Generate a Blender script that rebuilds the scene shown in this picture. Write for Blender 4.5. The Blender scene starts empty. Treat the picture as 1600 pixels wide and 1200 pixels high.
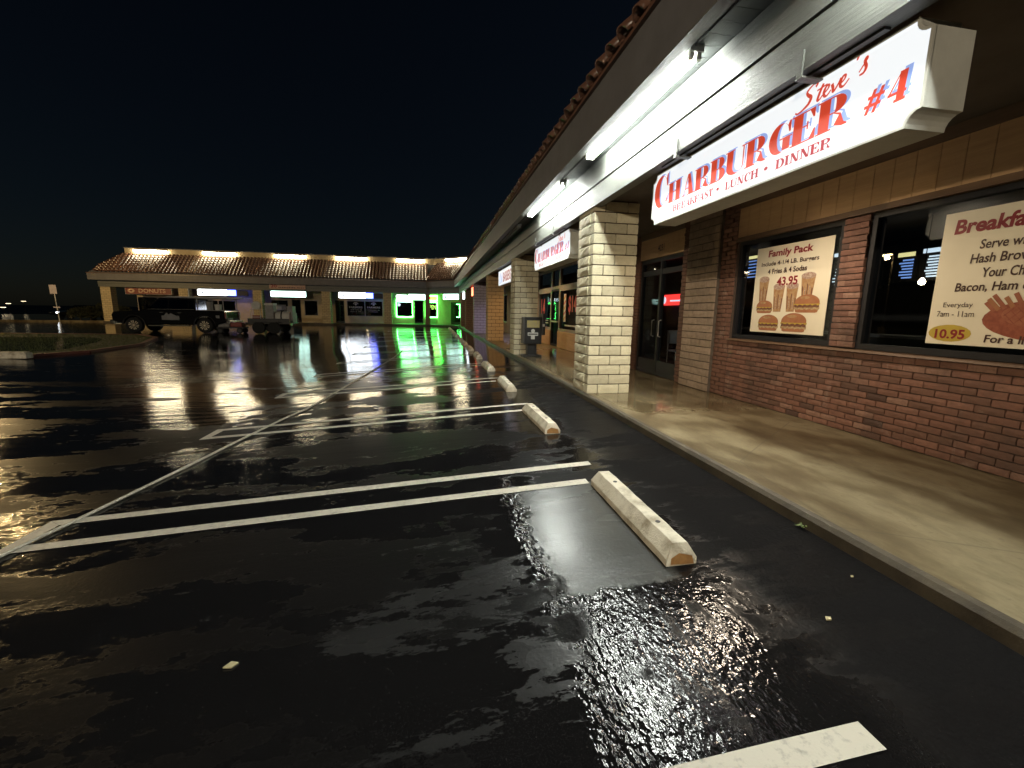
import bpy, bmesh, math, random
from mathutils import Vector, Matrix
random.seed(7)
sc = bpy.context.scene
col = sc.collection

# ------------------------------------------------------------------ camera
FPX, YAW, PITCH, ROLL = 677.75, 0.182234, 0.164096, -0.015593
CAMZ = 1.4
def cam_basis():
    cy, sy, cp, sp = math.cos(YAW), math.sin(YAW), math.cos(PITCH), math.sin(PITCH)
    fwd = Vector((sy*cp, cy*cp, -sp)); r0 = Vector((cy, -sy, 0)); d0 = fwd.cross(r0)
    c, s = math.cos(ROLL), math.sin(ROLL)
    return c*r0 + s*d0, -s*r0 + c*d0, fwd
RT, DN, FW = cam_basis()
cam = bpy.data.cameras.new('camera'); camo = bpy.data.objects.new('camera', cam); col.objects.link(camo)
m = Matrix.Identity(4)
for i in range(3):
    m[i][0] = RT[i]; m[i][1] = -DN[i]; m[i][2] = -FW[i]
m[2][3] = CAMZ
camo.matrix_world = m
cam.sensor_fit = 'HORIZONTAL'; cam.sensor_width = 36.0; cam.lens = FPX/1600*36
cam.clip_start = 0.05; cam.clip_end = 3000
sc.camera = camo

# ------------------------------------------------------------------ world, moonlight, exposure
world = bpy.data.worlds.new('World'); sc.world = world; world.use_nodes = True
wn = world.node_tree; bg = wn.nodes['Background']
sky = wn.nodes.new('ShaderNodeTexSky'); sky.sky_type = 'NISHITA'; sky.sun_disc = False
SUN_EL, SUN_ROT = math.radians(16), math.radians(75)
sky.sun_elevation = SUN_EL; sky.sun_rotation = SUN_ROT; sky.air_density = 1.0; sky.dust_density = 0.6; sky.ozone_density = 3.0
wn.links.new(sky.outputs['Color'], bg.inputs['Color']); bg.inputs['Strength'].default_value = 0.00034
sl = bpy.data.lights.new('moon', 'SUN'); sl.energy = 0.004; sl.angle = math.radians(12); sl.color = (0.8, 0.88, 1.0)
slo = bpy.data.objects.new('moon', sl); col.objects.link(slo)
slo.rotation_euler = Vector((math.sin(SUN_ROT)*math.cos(SUN_EL), math.cos(SUN_ROT)*math.cos(SUN_EL), math.sin(SUN_EL))).to_track_quat('Z', 'Y').to_euler()
sc.view_settings.view_transform = 'Standard'; sc.view_settings.look = 'None'
sc.view_settings.exposure = 2.25; sc.view_settings.gamma = 1.0; sc.view_settings.use_curve_mapping = False
sc.cycles.use_denoising = True
sc.cycles.max_bounces = 8; sc.cycles.diffuse_bounces = 3; sc.cycles.glossy_bounces = 4; sc.cycles.transparent_max_bounces = 16
sc.cycles.sample_clamp_indirect = 6.0
sc.cycles.caustics_reflective = False; sc.cycles.caustics_refractive = False

# ------------------------------------------------------------------ helpers: photo pixel -> point on a known plane
def ray(px, py): return RT*((px-800)/FPX) + DN*((py-600)/FPX) + FW
CAM = Vector((0, 0, CAMZ))
def on_plane(px, py, p, n):
    d = ray(px, py); t = (Vector(p)-CAM).dot(Vector(n))/d.dot(Vector(n)); return CAM + d*t
def onX(px, py, X): return on_plane(px, py, (X, 0, 0), (1, 0, 0))
def onY(px, py, Y): return on_plane(px, py, (0, Y, 0), (0, 1, 0))
def sm(a, b, x):
    t = min(1, max(0, (x-a)/(b-a))); return t*t*(3-2*t)
def gz(x, y):
    """height of the asphalt: it falls away from the kerb to the left, and runs flat at the far end"""
    if x > 1.3: c = 0.045*(x-1.3)
    elif x > -3.4: c = -0.064*(1.3-x)
    else: c = -0.3008
    c += 0.30*sm(-6, -16, x) if x < -6 else 0
    f = 1 - sm(13, 33, y)
    return c*f + (0.045*min(1.1, max(0, x-1.3)))*(1-f)
def G(px, py, dz=0.0):
    z = 0.0
    for _ in range(30):
        p = on_plane(px, py, (0, 0, z), (0, 0, 1)); z = 0.5*z + 0.5*(gz(p.x, p.y)+dz)
    return on_plane(px, py, (0, 0, z), (0, 0, 1))

# ------------------------------------------------------------------ materials
MATS = {}
def nt(name):
    m = bpy.data.materials.new(name); m.use_nodes = True; MATS[name] = m
    t = m.node_tree; return m, t, t.nodes['Principled BSDF']
def node(t, typ, **kw):
    n = t.nodes.new(typ)
    for k, v in kw.items():
        if k in n.inputs.keys() if hasattr(n.inputs, 'keys') else False: n.inputs[k].default_value = v
        else: setattr(n, k, v)
    return n
def ramp(t, src, stops):
    r = t.nodes.new('ShaderNodeValToRGB'); e = r.color_ramp.elements
    while len(e) > 1: e.remove(e[0])
    for i, (p, c) in enumerate(stops):
        if not isinstance(c, (tuple, list)): c = (c, c, c)
        x = e[0] if i == 0 else e.new(p)
        x.position = p; x.color = (*c[:3], 1)
    t.links.new(src, r.inputs[0]); return r.outputs[0]
def noise(t, co, scale, detail=4, rough=0.6, vec=None):
    n = t.nodes.new('ShaderNodeTexNoise'); n.inputs['Scale'].default_value = scale; n.inputs['Detail'].default_value = detail
    n.inputs['Roughness'].default_value = rough; t.links.new(co, n.inputs['Vector']); return n.outputs['Fac']
def coords(t, kind='Object', scale=None):
    c = t.nodes.new('ShaderNodeTexCoord').outputs[kind]
    if scale:
        mp = t.nodes.new('ShaderNodeMapping'); mp.inputs['Scale'].default_value = scale; t.links.new(c, mp.inputs['Vector']); c = mp.outputs['Vector']
    return c
def position(t, scale=(1, 1, 1)):
    c = t.nodes.new('ShaderNodeNewGeometry').outputs['Position']
    mp = t.nodes.new('ShaderNodeMapping'); mp.inputs['Scale'].default_value = scale; t.links.new(c, mp.inputs['Vector']); return mp.outputs['Vector']
def mixc(t, fac, a, b, mode='MIX'):
    n = t.nodes.new('ShaderNodeMix'); n.data_type = 'RGBA'; n.blend_type = mode
    for inp, v in ((n.inputs[0], fac), (n.inputs[6], a), (n.inputs[7], b)):
        if hasattr(v, 'links'): t.links.new(v, inp)
        elif isinstance(v, (int, float)): inp.default_value = v
        else: inp.default_value = (*v[:3], 1)
    return n.outputs[2]
def math_(t, op, a, b=0.0, clamp=False):
    n = t.nodes.new('ShaderNodeMath'); n.operation = op; n.use_clamp = clamp
    for inp, v in ((n.inputs[0], a), (n.inputs[1], b)):
        if hasattr(v, 'links'): t.links.new(v, inp)
        else: inp.default_value = v
    return n.outputs[0]
def bump(t, b, h, strength, dist=0.01, prev=None):
    n = t.nodes.new('ShaderNodeBump'); n.inputs['Strength'].default_value = strength; n.inputs['Distance'].default_value = dist
    t.links.new(h, n.inputs['Height'])
    if prev is not None: t.links.new(prev, n.inputs['Normal'])
    t.links.new(n.outputs[0], b.inputs['Normal']); return n.outputs[0]
def paint(name, c1, c2=None, rough=0.6, scale=6, stretch=(1, 1, 1), bstr=0.0, bscale=40, rand=0.0, metal=0.0, lo=0.35, hi=0.7):
    """two colours blotched together, fine relief, a little change from piece to piece"""
    m, t, b = nt(name); c2 = c2 or tuple(x*0.75 for x in c1)
    co = position(t, stretch); c = ramp(t, noise(t, co, scale, 6, 0.65), [(lo, c1), (hi, c2)])
    if rand:
        oi = t.nodes.new('ShaderNodeObjectInfo').outputs['Random']
        c = mixc(t, 1.0, c, ramp(t, oi, [(0, 1-rand), (0.5, 1.0), (1, 1+rand*0.6)]), 'MULTIPLY')
    t.links.new(c, b.inputs['Base Color']); b.inputs['Roughness'].default_value = rough; b.inputs['Metallic'].default_value = metal
    if bstr: bump(t, b, noise(t, position(t), bscale, 5, 0.6), bstr)
    return m
def glow(name, c, s, base=None):
    m, t, b = nt(name); b.inputs['Base Color'].default_value = (*(base or c), 1); b.inputs['Emission Color'].default_value = (*c, 1)
    b.inputs['Emission Strength'].default_value = s; b.inputs['Roughness'].default_value = 0.4; return m
def glass(name, tint=(0.75, 0.8, 0.85), refl=0.03):
    m = bpy.data.materials.new(name); m.use_nodes = True; t = m.node_tree; t.nodes.clear(); MATS[name] = m
    o = t.nodes.new('ShaderNodeOutputMaterial'); mx = t.nodes.new('ShaderNodeMixShader')
    tr = t.nodes.new('ShaderNodeBsdfTransparent'); gl = t.nodes.new('ShaderNodeBsdfGlossy')
    tr.inputs[0].default_value = (*tint, 1); gl.inputs['Roughness'].default_value = 0.00034
    mx.inputs[0].default_value = refl; t.links.new(tr.outputs[0], mx.inputs[1]); t.links.new(gl.outputs[0], mx.inputs[2]); t.links.new(mx.outputs[0], o.inputs[0]); return m

def step_(t, v, lo, hi):
    n = t.nodes.new('ShaderNodeMapRange'); n.interpolation_type = 'SMOOTHSTEP'; n.inputs['From Min'].default_value = min(lo, hi); n.inputs['From Max'].default_value = max(lo, hi)
    n.inputs['To Min'].default_value = 0.0 if hi > lo else 1.0; n.inputs['To Max'].default_value = 1.0 if hi > lo else 0.0; t.links.new(v, n.inputs['Value']); return n.outputs[0]
def mul(t, *v):
    r = v[0]
    for x in v[1:]: r = math_(t, 'MULTIPLY', r, x)
    return r
def asphalt():
    """seal-coated asphalt under a film of rain: a rivulet along x = 0.6, a cross seam at y = 1.95, drying islands"""
    m, t, b = nt('wet_asphalt')
    pos = position(t)
    sep = t.nodes.new('ShaderNodeSeparateXYZ'); t.links.new(pos, sep.inputs[0]); X, Y = sep.outputs[0], sep.outputs[1]
    fine = noise(t, pos, 190, 3, 0.7); agg = noise(t, pos, 48, 2, 0.5); broad = noise(t, position(t, (0.55, 1.5, 1)), 0.8, 5, 0.6)
    edge = math_(t, 'SUBTRACT', noise(t, pos, 6.5, 6, 0.7), 0.5); isl_ = noise(t, position(t, (0.75, 2.1, 1)), 1.7, 8, 0.72)
    Xe = math_(t, 'ADD', X, math_(t, 'MULTIPLY', edge, 0.34)); Ye = math_(t, 'ADD', Y, math_(t, 'MULTIPLY', edge, 0.22))
    riv = mul(t, step_(t, math_(t, 'ABSOLUTE', math_(t, 'SUBTRACT', Xe, 0.6)), 0.10, 0.0), step_(t, Y, 4.2, 3.3))
    smooth = mul(t, step_(t, Ye, 1.93, 1.97), step_(t, Ye, 3.33, 3.27), step_(t, Xe, 0.60, 0.68), step_(t, X, 1.34, 1.28))
    wob = math_(t, 'SUBTRACT', noise(t, position(t, (1.3, 0.7, 1)), 3.2, 5, 0.62), 0.5); Xw = math_(t, 'ADD', X, math_(t, 'ADD', mul(t, wob, 1.1), mul(t, edge, 0.3)))
    coarse = mul(t, step_(t, Ye, 2.02, 1.90), step_(t, Xw, 0.45, 0.78), step_(t, Xw, 1.75, 1.15), step_(t, noise(t, position(t, (1.6, 0.6, 1)), 4.5, 6, 0.65), 0.36, 0.50))
    near = mul(t, step_(t, X, -0.75, -0.2), step_(t, X, 0.75, 0.45), step_(t, Y, 0.9, 1.4), step_(t, Y, 2.75, 2.4))
    isle = step_(t, math_(t, 'ADD', isl_, mul(t, near, 0.115)), 0.635, 0.655)
    dry = mul(t, step_(t, math_(t, 'ADD', X, math_(t, 'MULTIPLY', math_(t, 'SUBTRACT', broad, 0.5), 0.8)), 1.4, 1.75), step_(t, Y, 12.0, 5.0))
    basec = mixc(t, ramp(t, fine, [(0.35, 0.0), (0.75, 1.0)]), (0.004, 0.004, 0.0044), (0.014, 0.0128, 0.0125)); grit = ramp(t, noise(t, pos, 120, 2, 0.5), [(0.70, 0.0), (0.74, 1.0)]); basec = mixc(t, mul(t, grit, 0.5), basec, (0.07, 0.062, 0.055))
    basec = mixc(t, mul(t, isle, 0.45), basec, (0.035, 0.035, 0.035)); basec = mixc(t, mul(t, smooth, 0.8), basec, (0.05, 0.053, 0.05))
    t.links.new(basec, b.inputs['Base Color'])
    dull = mul(t, step_(t, math_(t, 'ADD', noise(t, position(t, (0.45, 1.25, 1)), 0.9, 7, 0.66), mul(t, edge, 0.15)), 0.50, 0.46), step_(t, Y, 17.0, 5.0))
    dull = mul(t, dull, math_(t, 'SUBTRACT', 1.0, math_(t, 'MAXIMUM', math_(t, 'MAXIMUM', coarse, smooth), isle)))
    r = ramp(t, broad, [(0.34, 0.11), (0.5, 0.07), (0.62, 0.045)])
    r = math_(t, 'SUBTRACT', r, mul(t, coarse, 0.04)); r = math_(t, 'MAXIMUM', r, 0.04)
    r = math_(t, 'ADD', r, mul(t, isle, 0.20)); r = math_(t, 'ADD', r, mul(t, smooth, 0.19)); r = math_(t, 'ADD', r, mul(t, dull, 0.34)); r = math_(t, 'ADD', r, mul(t, dry, 0.34), True)
    t.links.new(r, b.inputs['Roughness']); b.inputs['IOR'].default_value = 1.36
    t.links.new(ramp(t, math_(t, 'MAXIMUM', dry, dull), [(0, 0.5), (1, 0.05)]), b.inputs['Specular IOR Level'])
    amp = math_(t, 'ADD', 0.15, math_(t, 'ADD', mul(t, dry, 0.5), mul(t, riv, 0.25))); amp = math_(t, 'SUBTRACT', amp, mul(t, smooth, 0.05)); amp = mul(t, amp, step_(t, Y, 14.0, 1.5)); amp = math_(t, 'ADD', amp, 0.05)
    n1 = t.nodes.new('ShaderNodeBump'); n1.inputs['Distance'].default_value = 0.006; t.links.new(agg, n1.inputs['Height']); t.links.new(amp, n1.inputs['Strength'])
    rip = noise(t, position(t, (0.25, 1.5, 1)), 4.0, 4, 0.55)
    n2 = bump(t, b, rip, 0.17, 0.024, n1.outputs[0])
    lump = noise(t, position(t, (1.2, .7, 1)), 27, 2, 0.5); n3 = t.nodes.new('ShaderNodeBump'); n3.inputs['Distance'].default_value = 0.03; t.links.new(lump, n3.inputs['Height']); t.links.new(math_(t, 'ADD', mul(t, coarse, 0.19), mul(t, riv, 0.5)), n3.inputs['Strength'])
    t.links.new(n2, n3.inputs['Normal']); t.links.new(n3.outputs[0], b.inputs['Normal'])
    return m
def concrete_walk():
    m, t, b = nt('damp_concrete')
    pos = position(t); big = noise(t, position(t, (1, 0.6, 1)), 1.1, 6, 0.62); mid = noise(t, pos, 5, 6, 0.7); fine = noise(t, pos, 90, 3)
    soft = math_(t, 'ADD', math_(t, 'MULTIPLY', big, 0.6), math_(t, 'MULTIPLY', noise(t, position(t, (1.4, 0.5, 1)), 2.6, 8, 0.7), 0.4))
    c = ramp(t, soft, [(0.38, (0.065, 0.045, 0.023)), (0.46, (0.125, 0.096, 0.052)), (0.53, (0.22, 0.182, 0.108)), (0.59, (0.155, 0.122, 0.07)), (0.67, (0.085, 0.062, 0.034))])
    c = mixc(t, ramp(t, mid, [(0.45, 0.0), (0.8, 0.55)]), c, (0.13, 0.10, 0.055)); c = mixc(t, ramp(t, noise(t, pos, 24, 4, 0.7), [(0.62, 0.0), (0.72, 0.4)]), c, (0.07, 0.055, 0.033))
    crk = t.nodes.new('ShaderNodeTexVoronoi'); crk.feature = 'DISTANCE_TO_EDGE'; crk.inputs['Scale'].default_value = 0.42
    wob = mixc(t, 0.12, pos, t.nodes.new('ShaderNodeTexNoise').outputs['Color'], 'LINEAR_LIGHT'); t.links.new(wob, crk.inputs['Vector'])
    crack = ramp(t, crk.outputs['Distance'], [(0.0, 1.0), (0.004, 0.0)])
    c = mixc(t, math_(t, 'MULTIPLY', crack, 0.55), c, (0.06, 0.05, 0.035))
    t.links.new(c, b.inputs['Base Color'])
    sep = t.nodes.new('ShaderNodeSeparateXYZ'); t.links.new(pos, sep.inputs[0]); wet = mul(t, step_(t, sep.outputs[1], 4.7, 5.5), step_(t, sep.outputs[1], 17.0, 13.0), step_(t, sep.outputs[0], 2.4, 2.6)); b.inputs['Specular IOR Level'].default_value = 0.35; t.links.new(math_(t, 'SUBTRACT', ramp(t, soft, [(0.40, 0.41), (0.48, 0.44), (0.57, 0.56)]), mul(t, wet, 0.40)), b.inputs['Roughness']); b.inputs['Roughness'].default_value = 0.4
    bump(t, b, fine, 0.10, 0.003); return m
def tile_mat():
    m, t, b = nt('clay_tile'); c = ramp(t, noise(t, position(t), 2.3, 5), [(0.35, (0.10, 0.05, 0.034)), (0.7, (0.19, 0.098, 0.064))])
    t.links.new(c, b.inputs['Base Color']); b.inputs['Roughness'].default_value = 0.28; bump(t, b, noise(t, position(t), 30), 0.2); return m
def wood_paint(name, c1, c2, rough=0.5):
    m, t, b = nt(name)
    c = ramp(t, noise(t, position(t, (1, 0.12, 1.6)), 9, 7, 0.7), [(0.3, c1), (0.72, c2)])
    t.links.new(c, b.inputs['Base Color']); b.inputs['Roughness'].default_value = rough
    bump(t, b, noise(t, position(t, (1, 0.06, 2.2)), 16, 6, 0.75), 0.45, 0.012); return m
def block_mat(name, c1, c2, dark):
    m, t, b = nt(name)
    c = ramp(t, noise(t, position(t), 14, 6, 0.7), [(0.3, c1), (0.62, c2), (0.8, dark)])
    oi = t.nodes.new('ShaderNodeObjectInfo').outputs['Random']
    c = mixc(t, 1.0, c, ramp(t, oi, [(0, 0.8), (0.5, 1.0), (1, 1.08)]), 'MULTIPLY')
    t.links.new(c, b.inputs['Base Color']); b.inputs['Roughness'].default_value = 0.75
    bump(t, b, noise(t, position(t), 38, 6, 0.75), 0.8, 0.012); return m
def brick_mat():
    m, t, b = nt('red_brick')
    oi = t.nodes.new('ShaderNodeObjectInfo').outputs['Random']
    c = ramp(t, oi, [(0, (0.07, 0.042, 0.034)), (0.06, (0.165, 0.085, 0.056)), (0.5, (0.23, 0.108, 0.072)), (0.85, (0.28, 0.14, 0.095)), (1, (0.32, 0.19, 0.135))])
    c = mixc(t, ramp(t, noise(t, position(t), 22, 6, 0.7), [(0.4, 0.0), (0.75, 0.6)]), c, (0.12, 0.06, 0.045))
    c = mixc(t, ramp(t, noise(t, position(t), 3.2, 5, 0.7), [(0.6, 0.0), (0.72, 0.35)]), c, (0.40, 0.33, 0.27))
    c = mixc(t, ramp(t, noise(t, position(t, (1, 0.8, 0.6)), 1.9, 6, 0.65), [(0.46, 0.0), (0.66, 0.6)]), c, (0.075, 0.048, 0.036)); c = mixc(t, ramp(t, noise(t, position(t, (1, 3.0, 0.5)), 3.0, 6, 0.7), [(0.62, 0.0), (0.74, 0.3)]), c, (0.36, 0.30, 0.25))
    t.links.new(c, b.inputs['Base Color']); b.inputs['Roughness'].default_value = 0.8
    bump(t, b, noise(t, position(t), 45, 5, 0.7), 0.6, 0.008); return m
def far_block(name, c1, c2):
    m, t, b = nt(name)
    co = t.nodes.new('ShaderNodeCombineXYZ'); s = t.nodes.new('ShaderNodeSeparateXYZ'); t.links.new(position(t), s.inputs[0])
    t.links.new(math_(t, 'ADD', s.outputs[0], s.outputs[1]), co.inputs[0]); t.links.new(s.outputs[2], co.inputs[1])
    br = t.nodes.new('ShaderNodeTexBrick'); br.inputs['Scale'].default_value = 1; br.inputs['Brick Width'].default_value = 0.35; br.inputs['Row Height'].default_value = 0.152
    br.inputs['Mortar Size'].default_value = 0.008; br.inputs['Color1'].default_value = (*c1, 1); br.inputs['Color2'].default_value = (*c2, 1); br.inputs['Mortar'].default_value = (0.05, 0.04, 0.03, 1)
    t.links.new(co.outputs[0], br.inputs['Vector']); t.links.new(br.outputs['Color'], b.inputs['Base Color']); b.inputs['Roughness'].default_value = 0.8
    bump(t, b, br.outputs['Fac'], -0.6, 0.02); return m

asphalt(); concrete_walk(); tile_mat(); brick_mat()
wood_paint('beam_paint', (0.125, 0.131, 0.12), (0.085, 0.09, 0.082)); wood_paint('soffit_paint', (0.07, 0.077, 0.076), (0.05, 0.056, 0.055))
wood_paint('siding', (0.62, 0.40, 0.21), (0.46, 0.28, 0.14), 0.6); wood_paint('brown_trim', (0.17, 0.10, 0.055), (0.10, 0.06, 0.035), 0.55)
paint('fascia_paint', (0.135, 0.132, 0.14), (0.105, 0.102, 0.108), 0.55, 3); paint('canopy_ceiling', (0.10, 0.085, 0.075), (0.07, 0.06, 0.05), 0.8, 3)
block_mat('pale_block', (0.68, 0.63, 0.45), (0.58, 0.53, 0.37), (0.34, 0.30, 0.2)); block_mat('tan_lit_block', (0.58, 0.40, 0.2), (0.48, 0.32, 0.16), (0.3, 0.2, 0.1))  # the tan one carries the warm walkway light in its block colour
block_mat('lilac_lit_block', (0.56, 0.49, 0.55), (0.46, 0.40, 0.46), (0.3, 0.26, 0.3)); block_mat('umber_block', (0.34, 0.22, 0.13), (0.27, 0.17, 0.1), (0.17, 0.11, 0.07))  # lilac: bluish walkway light is mixed into the block colour
block_mat('weathered_brick', (0.40, 0.31, 0.23), (0.31, 0.235, 0.17), (0.18, 0.13, 0.09))
far_block('far_block', (0.52, 0.42, 0.25), (0.44, 0.35, 0.20)); paint('far_stucco', (0.54, 0.43, 0.26), (0.43, 0.34, 0.2), 0.8, 1.5)
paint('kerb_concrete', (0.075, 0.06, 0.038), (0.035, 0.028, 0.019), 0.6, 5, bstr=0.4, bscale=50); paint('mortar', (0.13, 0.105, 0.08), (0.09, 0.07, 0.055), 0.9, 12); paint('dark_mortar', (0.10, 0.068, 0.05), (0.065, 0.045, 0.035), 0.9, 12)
paint('black_frame', (0.008, 0.008, 0.01), (0.012, 0.012, 0.014), 0.55, 8); paint('tan_frame', (0.34, 0.29, 0.25), (0.26, 0.22, 0.19), 0.45, 8)
paint('sign_cabinet', (0.55, 0.55, 0.50), (0.45, 0.45, 0.41), 0.5, 5, bstr=0.1); paint('galvanised', (0.45, 0.45, 0.43), (0.32, 0.31, 0.29), 0.5, 12, metal=0.3)
paint('dark_metal', (0.02, 0.02, 0.022), (0.035, 0.033, 0.03), 0.45, 10, metal=0.3)
paint('road_paint', (0.58, 0.54, 0.45), (0.16, 0.15, 0.13), 0.5, 26, bstr=0.25, bscale=90, lo=0.52, hi=0.84)
paint('stop_concrete', (0.66, 0.61, 0.49), (0.34, 0.29, 0.20), 0.7, 7, bstr=0.5, bscale=60, lo=0.45, hi=0.68); paint('rust_patch', (0.45, 0.24, 0.08), (0.30, 0.15, 0.05), 0.8, 18)
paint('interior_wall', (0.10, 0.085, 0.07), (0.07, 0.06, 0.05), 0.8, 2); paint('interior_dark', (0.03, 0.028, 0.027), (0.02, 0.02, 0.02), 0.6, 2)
paint('paper', (0.80, 0.73, 0.56), (0.74, 0.67, 0.51), 0.35, 2); paint('ink_red', (0.27, 0.02, 0.025), (0.22, 0.015, 0.02), 0.4, 5); paint('ink_brown', (0.06, 0.025, 0.02), (0.05, 0.02, 0.016), 0.4, 5)
paint('bun', (0.40, 0.17, 0.075), (0.30, 0.11, 0.05), 0.4, 9); paint('patty', (0.12, 0.045, 0.03), (0.2, 0.08, 0.045), 0.4, 30); paint('lettuce', (0.55, 0.42, 0.22), (0.25, 0.14, 0.07), 0.4, 40)
paint('soda', (0.33, 0.17, 0.07), (0.5, 0.33, 0.17), 0.4, 20); paint('foam', (0.25, 0.12, 0.08), (0.6, 0.5, 0.4), 0.4, 50); paint('hashbrown', (0.34, 0.10, 0.055), (0.22, 0.05, 0.03), 0.4, 30)
paint('ham', (0.38, 0.13, 0.07), (0.28, 0.08, 0.045), 0.4, 14); paint('highlight_yellow', (0.52, 0.38, 0.05), (0.46, 0.33, 0.05), 0.4, 5)
glow('sign_face', (0.86, 0.93, 1.0), 0.175, (0.7, 0.7, 0.7)); glow('sign_red', (0.80, 0.075, 0.03), 0.115, (0.5, 0.05, 0.03)); glow('sign_blue', (0.30, 0.42, 0.82), 0.165, (0.2, 0.3, 0.6)); glow('sign_maroon', (0.42, 0.02, 0.03), 0.125, (0.3, 0.02, 0.03))
glow('tube_light', (0.96, 1.0, 0.93), 34); glow('warm_tube', (1.0, 0.87, 0.58), 13); glow('lamp_glass', (1.0, 0.72, 0.30), 24)
glow('far_white', (0.86, 0.93, 1.0), 2.6); glow('far_mint', (0.62, 1.0, 0.88), 1.5); glow('far_blue', (0.08, 0.12, 0.9), 2.4); glow('neon_green', (0.10, 1.0, 0.16), 9.5); glow('neon_red', (1.0, 0.12, 0.05), 1.4); glow('neon_yellow', (0.55, 0.75, 0.15), 0.4)
glow('screen_blue', (0.25, 0.42, 0.9), 0.22); glow('screen_white', (0.75, 0.85, 0.9), 0.3); glow('screen_yellow', (0.9, 0.75, 0.3), 0.3); glow('bulb', (1.0, 0.75, 0.4), 8); glow('red_box', (1.0, 0.04, 0.03), 0.55); glow('far_bulb', (0.9, 0.95, 1.0), 2); glow('warm_bulb', (1.0, 0.8, 0.5), 1.2)
paint('far_ink', (0.02, 0.025, 0.03), None, 0.5); paint('donut_red', (0.20, 0.045, 0.03), (0.14, 0.03, 0.022), 0.5, 4); paint('donut_cream', (0.62, 0.42, 0.28), None, 0.5); paint('banner_pink', (0.50, 0.33, 0.27), (0.42, 0.27, 0.22), 0.6, 5)
paint('window_print', (0.55, 0.48, 0.36), None, 0.6); paint('print_red', (0.55, 0.05, 0.05), None, 0.5); paint('print_white', (0.6, 0.57, 0.52), None, 0.5); paint('print_orange', (0.6, 0.27, 0.05), None, 0.5)
glass('window_glass'); glass('far_glass', (0.35, 0.37, 0.4), 0.12); glass('car_glass', (0.05, 0.055, 0.06), 0.16)
paint('car_black', (0.008, 0.008, 0.009), (0.012, 0.012, 0.013), 0.11, 4); paint('tyre', (0.012, 0.012, 0.012), None, 0.85); paint('alloy', (0.80, 0.70, 0.50), (0.7, 0.6, 0.42), 0.35, 8); paint('chrome', (0.7, 0.68, 0.62), None, 0.2, metal=0.9)
paint('decal_grey', (0.24, 0.24, 0.24), (0.16, 0.16, 0.16), 0.5, 3); paint('lens_red', (0.25, 0.02, 0.015), None, 0.3); paint('kit_grey', (0.30, 0.29, 0.27), (0.18, 0.17, 0.16), 0.6, 5); paint('kit_white', (0.62, 0.6, 0.53), None, 0.6); paint('kit_red', (0.25, 0.04, 0.025), None, 0.5); paint('trailer_steel', (0.03, 0.03, 0.03), (0.05, 0.045, 0.04), 0.6, 8)
paint('grass_soil', (0.05, 0.055, 0.018), (0.035, 0.03, 0.014), 0.95, 6); paint('grass_blade', (0.085, 0.10, 0.022), (0.05, 0.065, 0.015), 0.7, 5); paint('red_kerb', (0.16, 0.05, 0.035), (0.10, 0.04, 0.03), 0.7, 5); paint('weed_green', (0.14, 0.19, 0.045), (0.09, 0.13, 0.03), 0.6, 30)
paint('hose', (0.50, 0.45, 0.35), (0.38, 0.34, 0.26), 0.5, 20); paint('road_sign', (0.5, 0.45, 0.48), None, 0.5); paint('shrub', (0.05, 0.055, 0.025), (0.03, 0.03, 0.015), 0.8, 6); paint('trunk', (0.08, 0.05, 0.03), None, 0.9); paint('street', (0.03, 0.026, 0.022), (0.02, 0.018, 0.016), 0.5, 2)
paint('news_black', (0.018, 0.02, 0.023), (0.03, 0.032, 0.034), 0.35, 12); paint('news_label', (0.62, 0.64, 0.62), None, 0.5); paint('newsprint', (0.42, 0.36, 0.12), (0.3, 0.28, 0.2), 0.7, 25); paint('leaf_pale', (0.6, 0.52, 0.3), None, 0.6)

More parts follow.
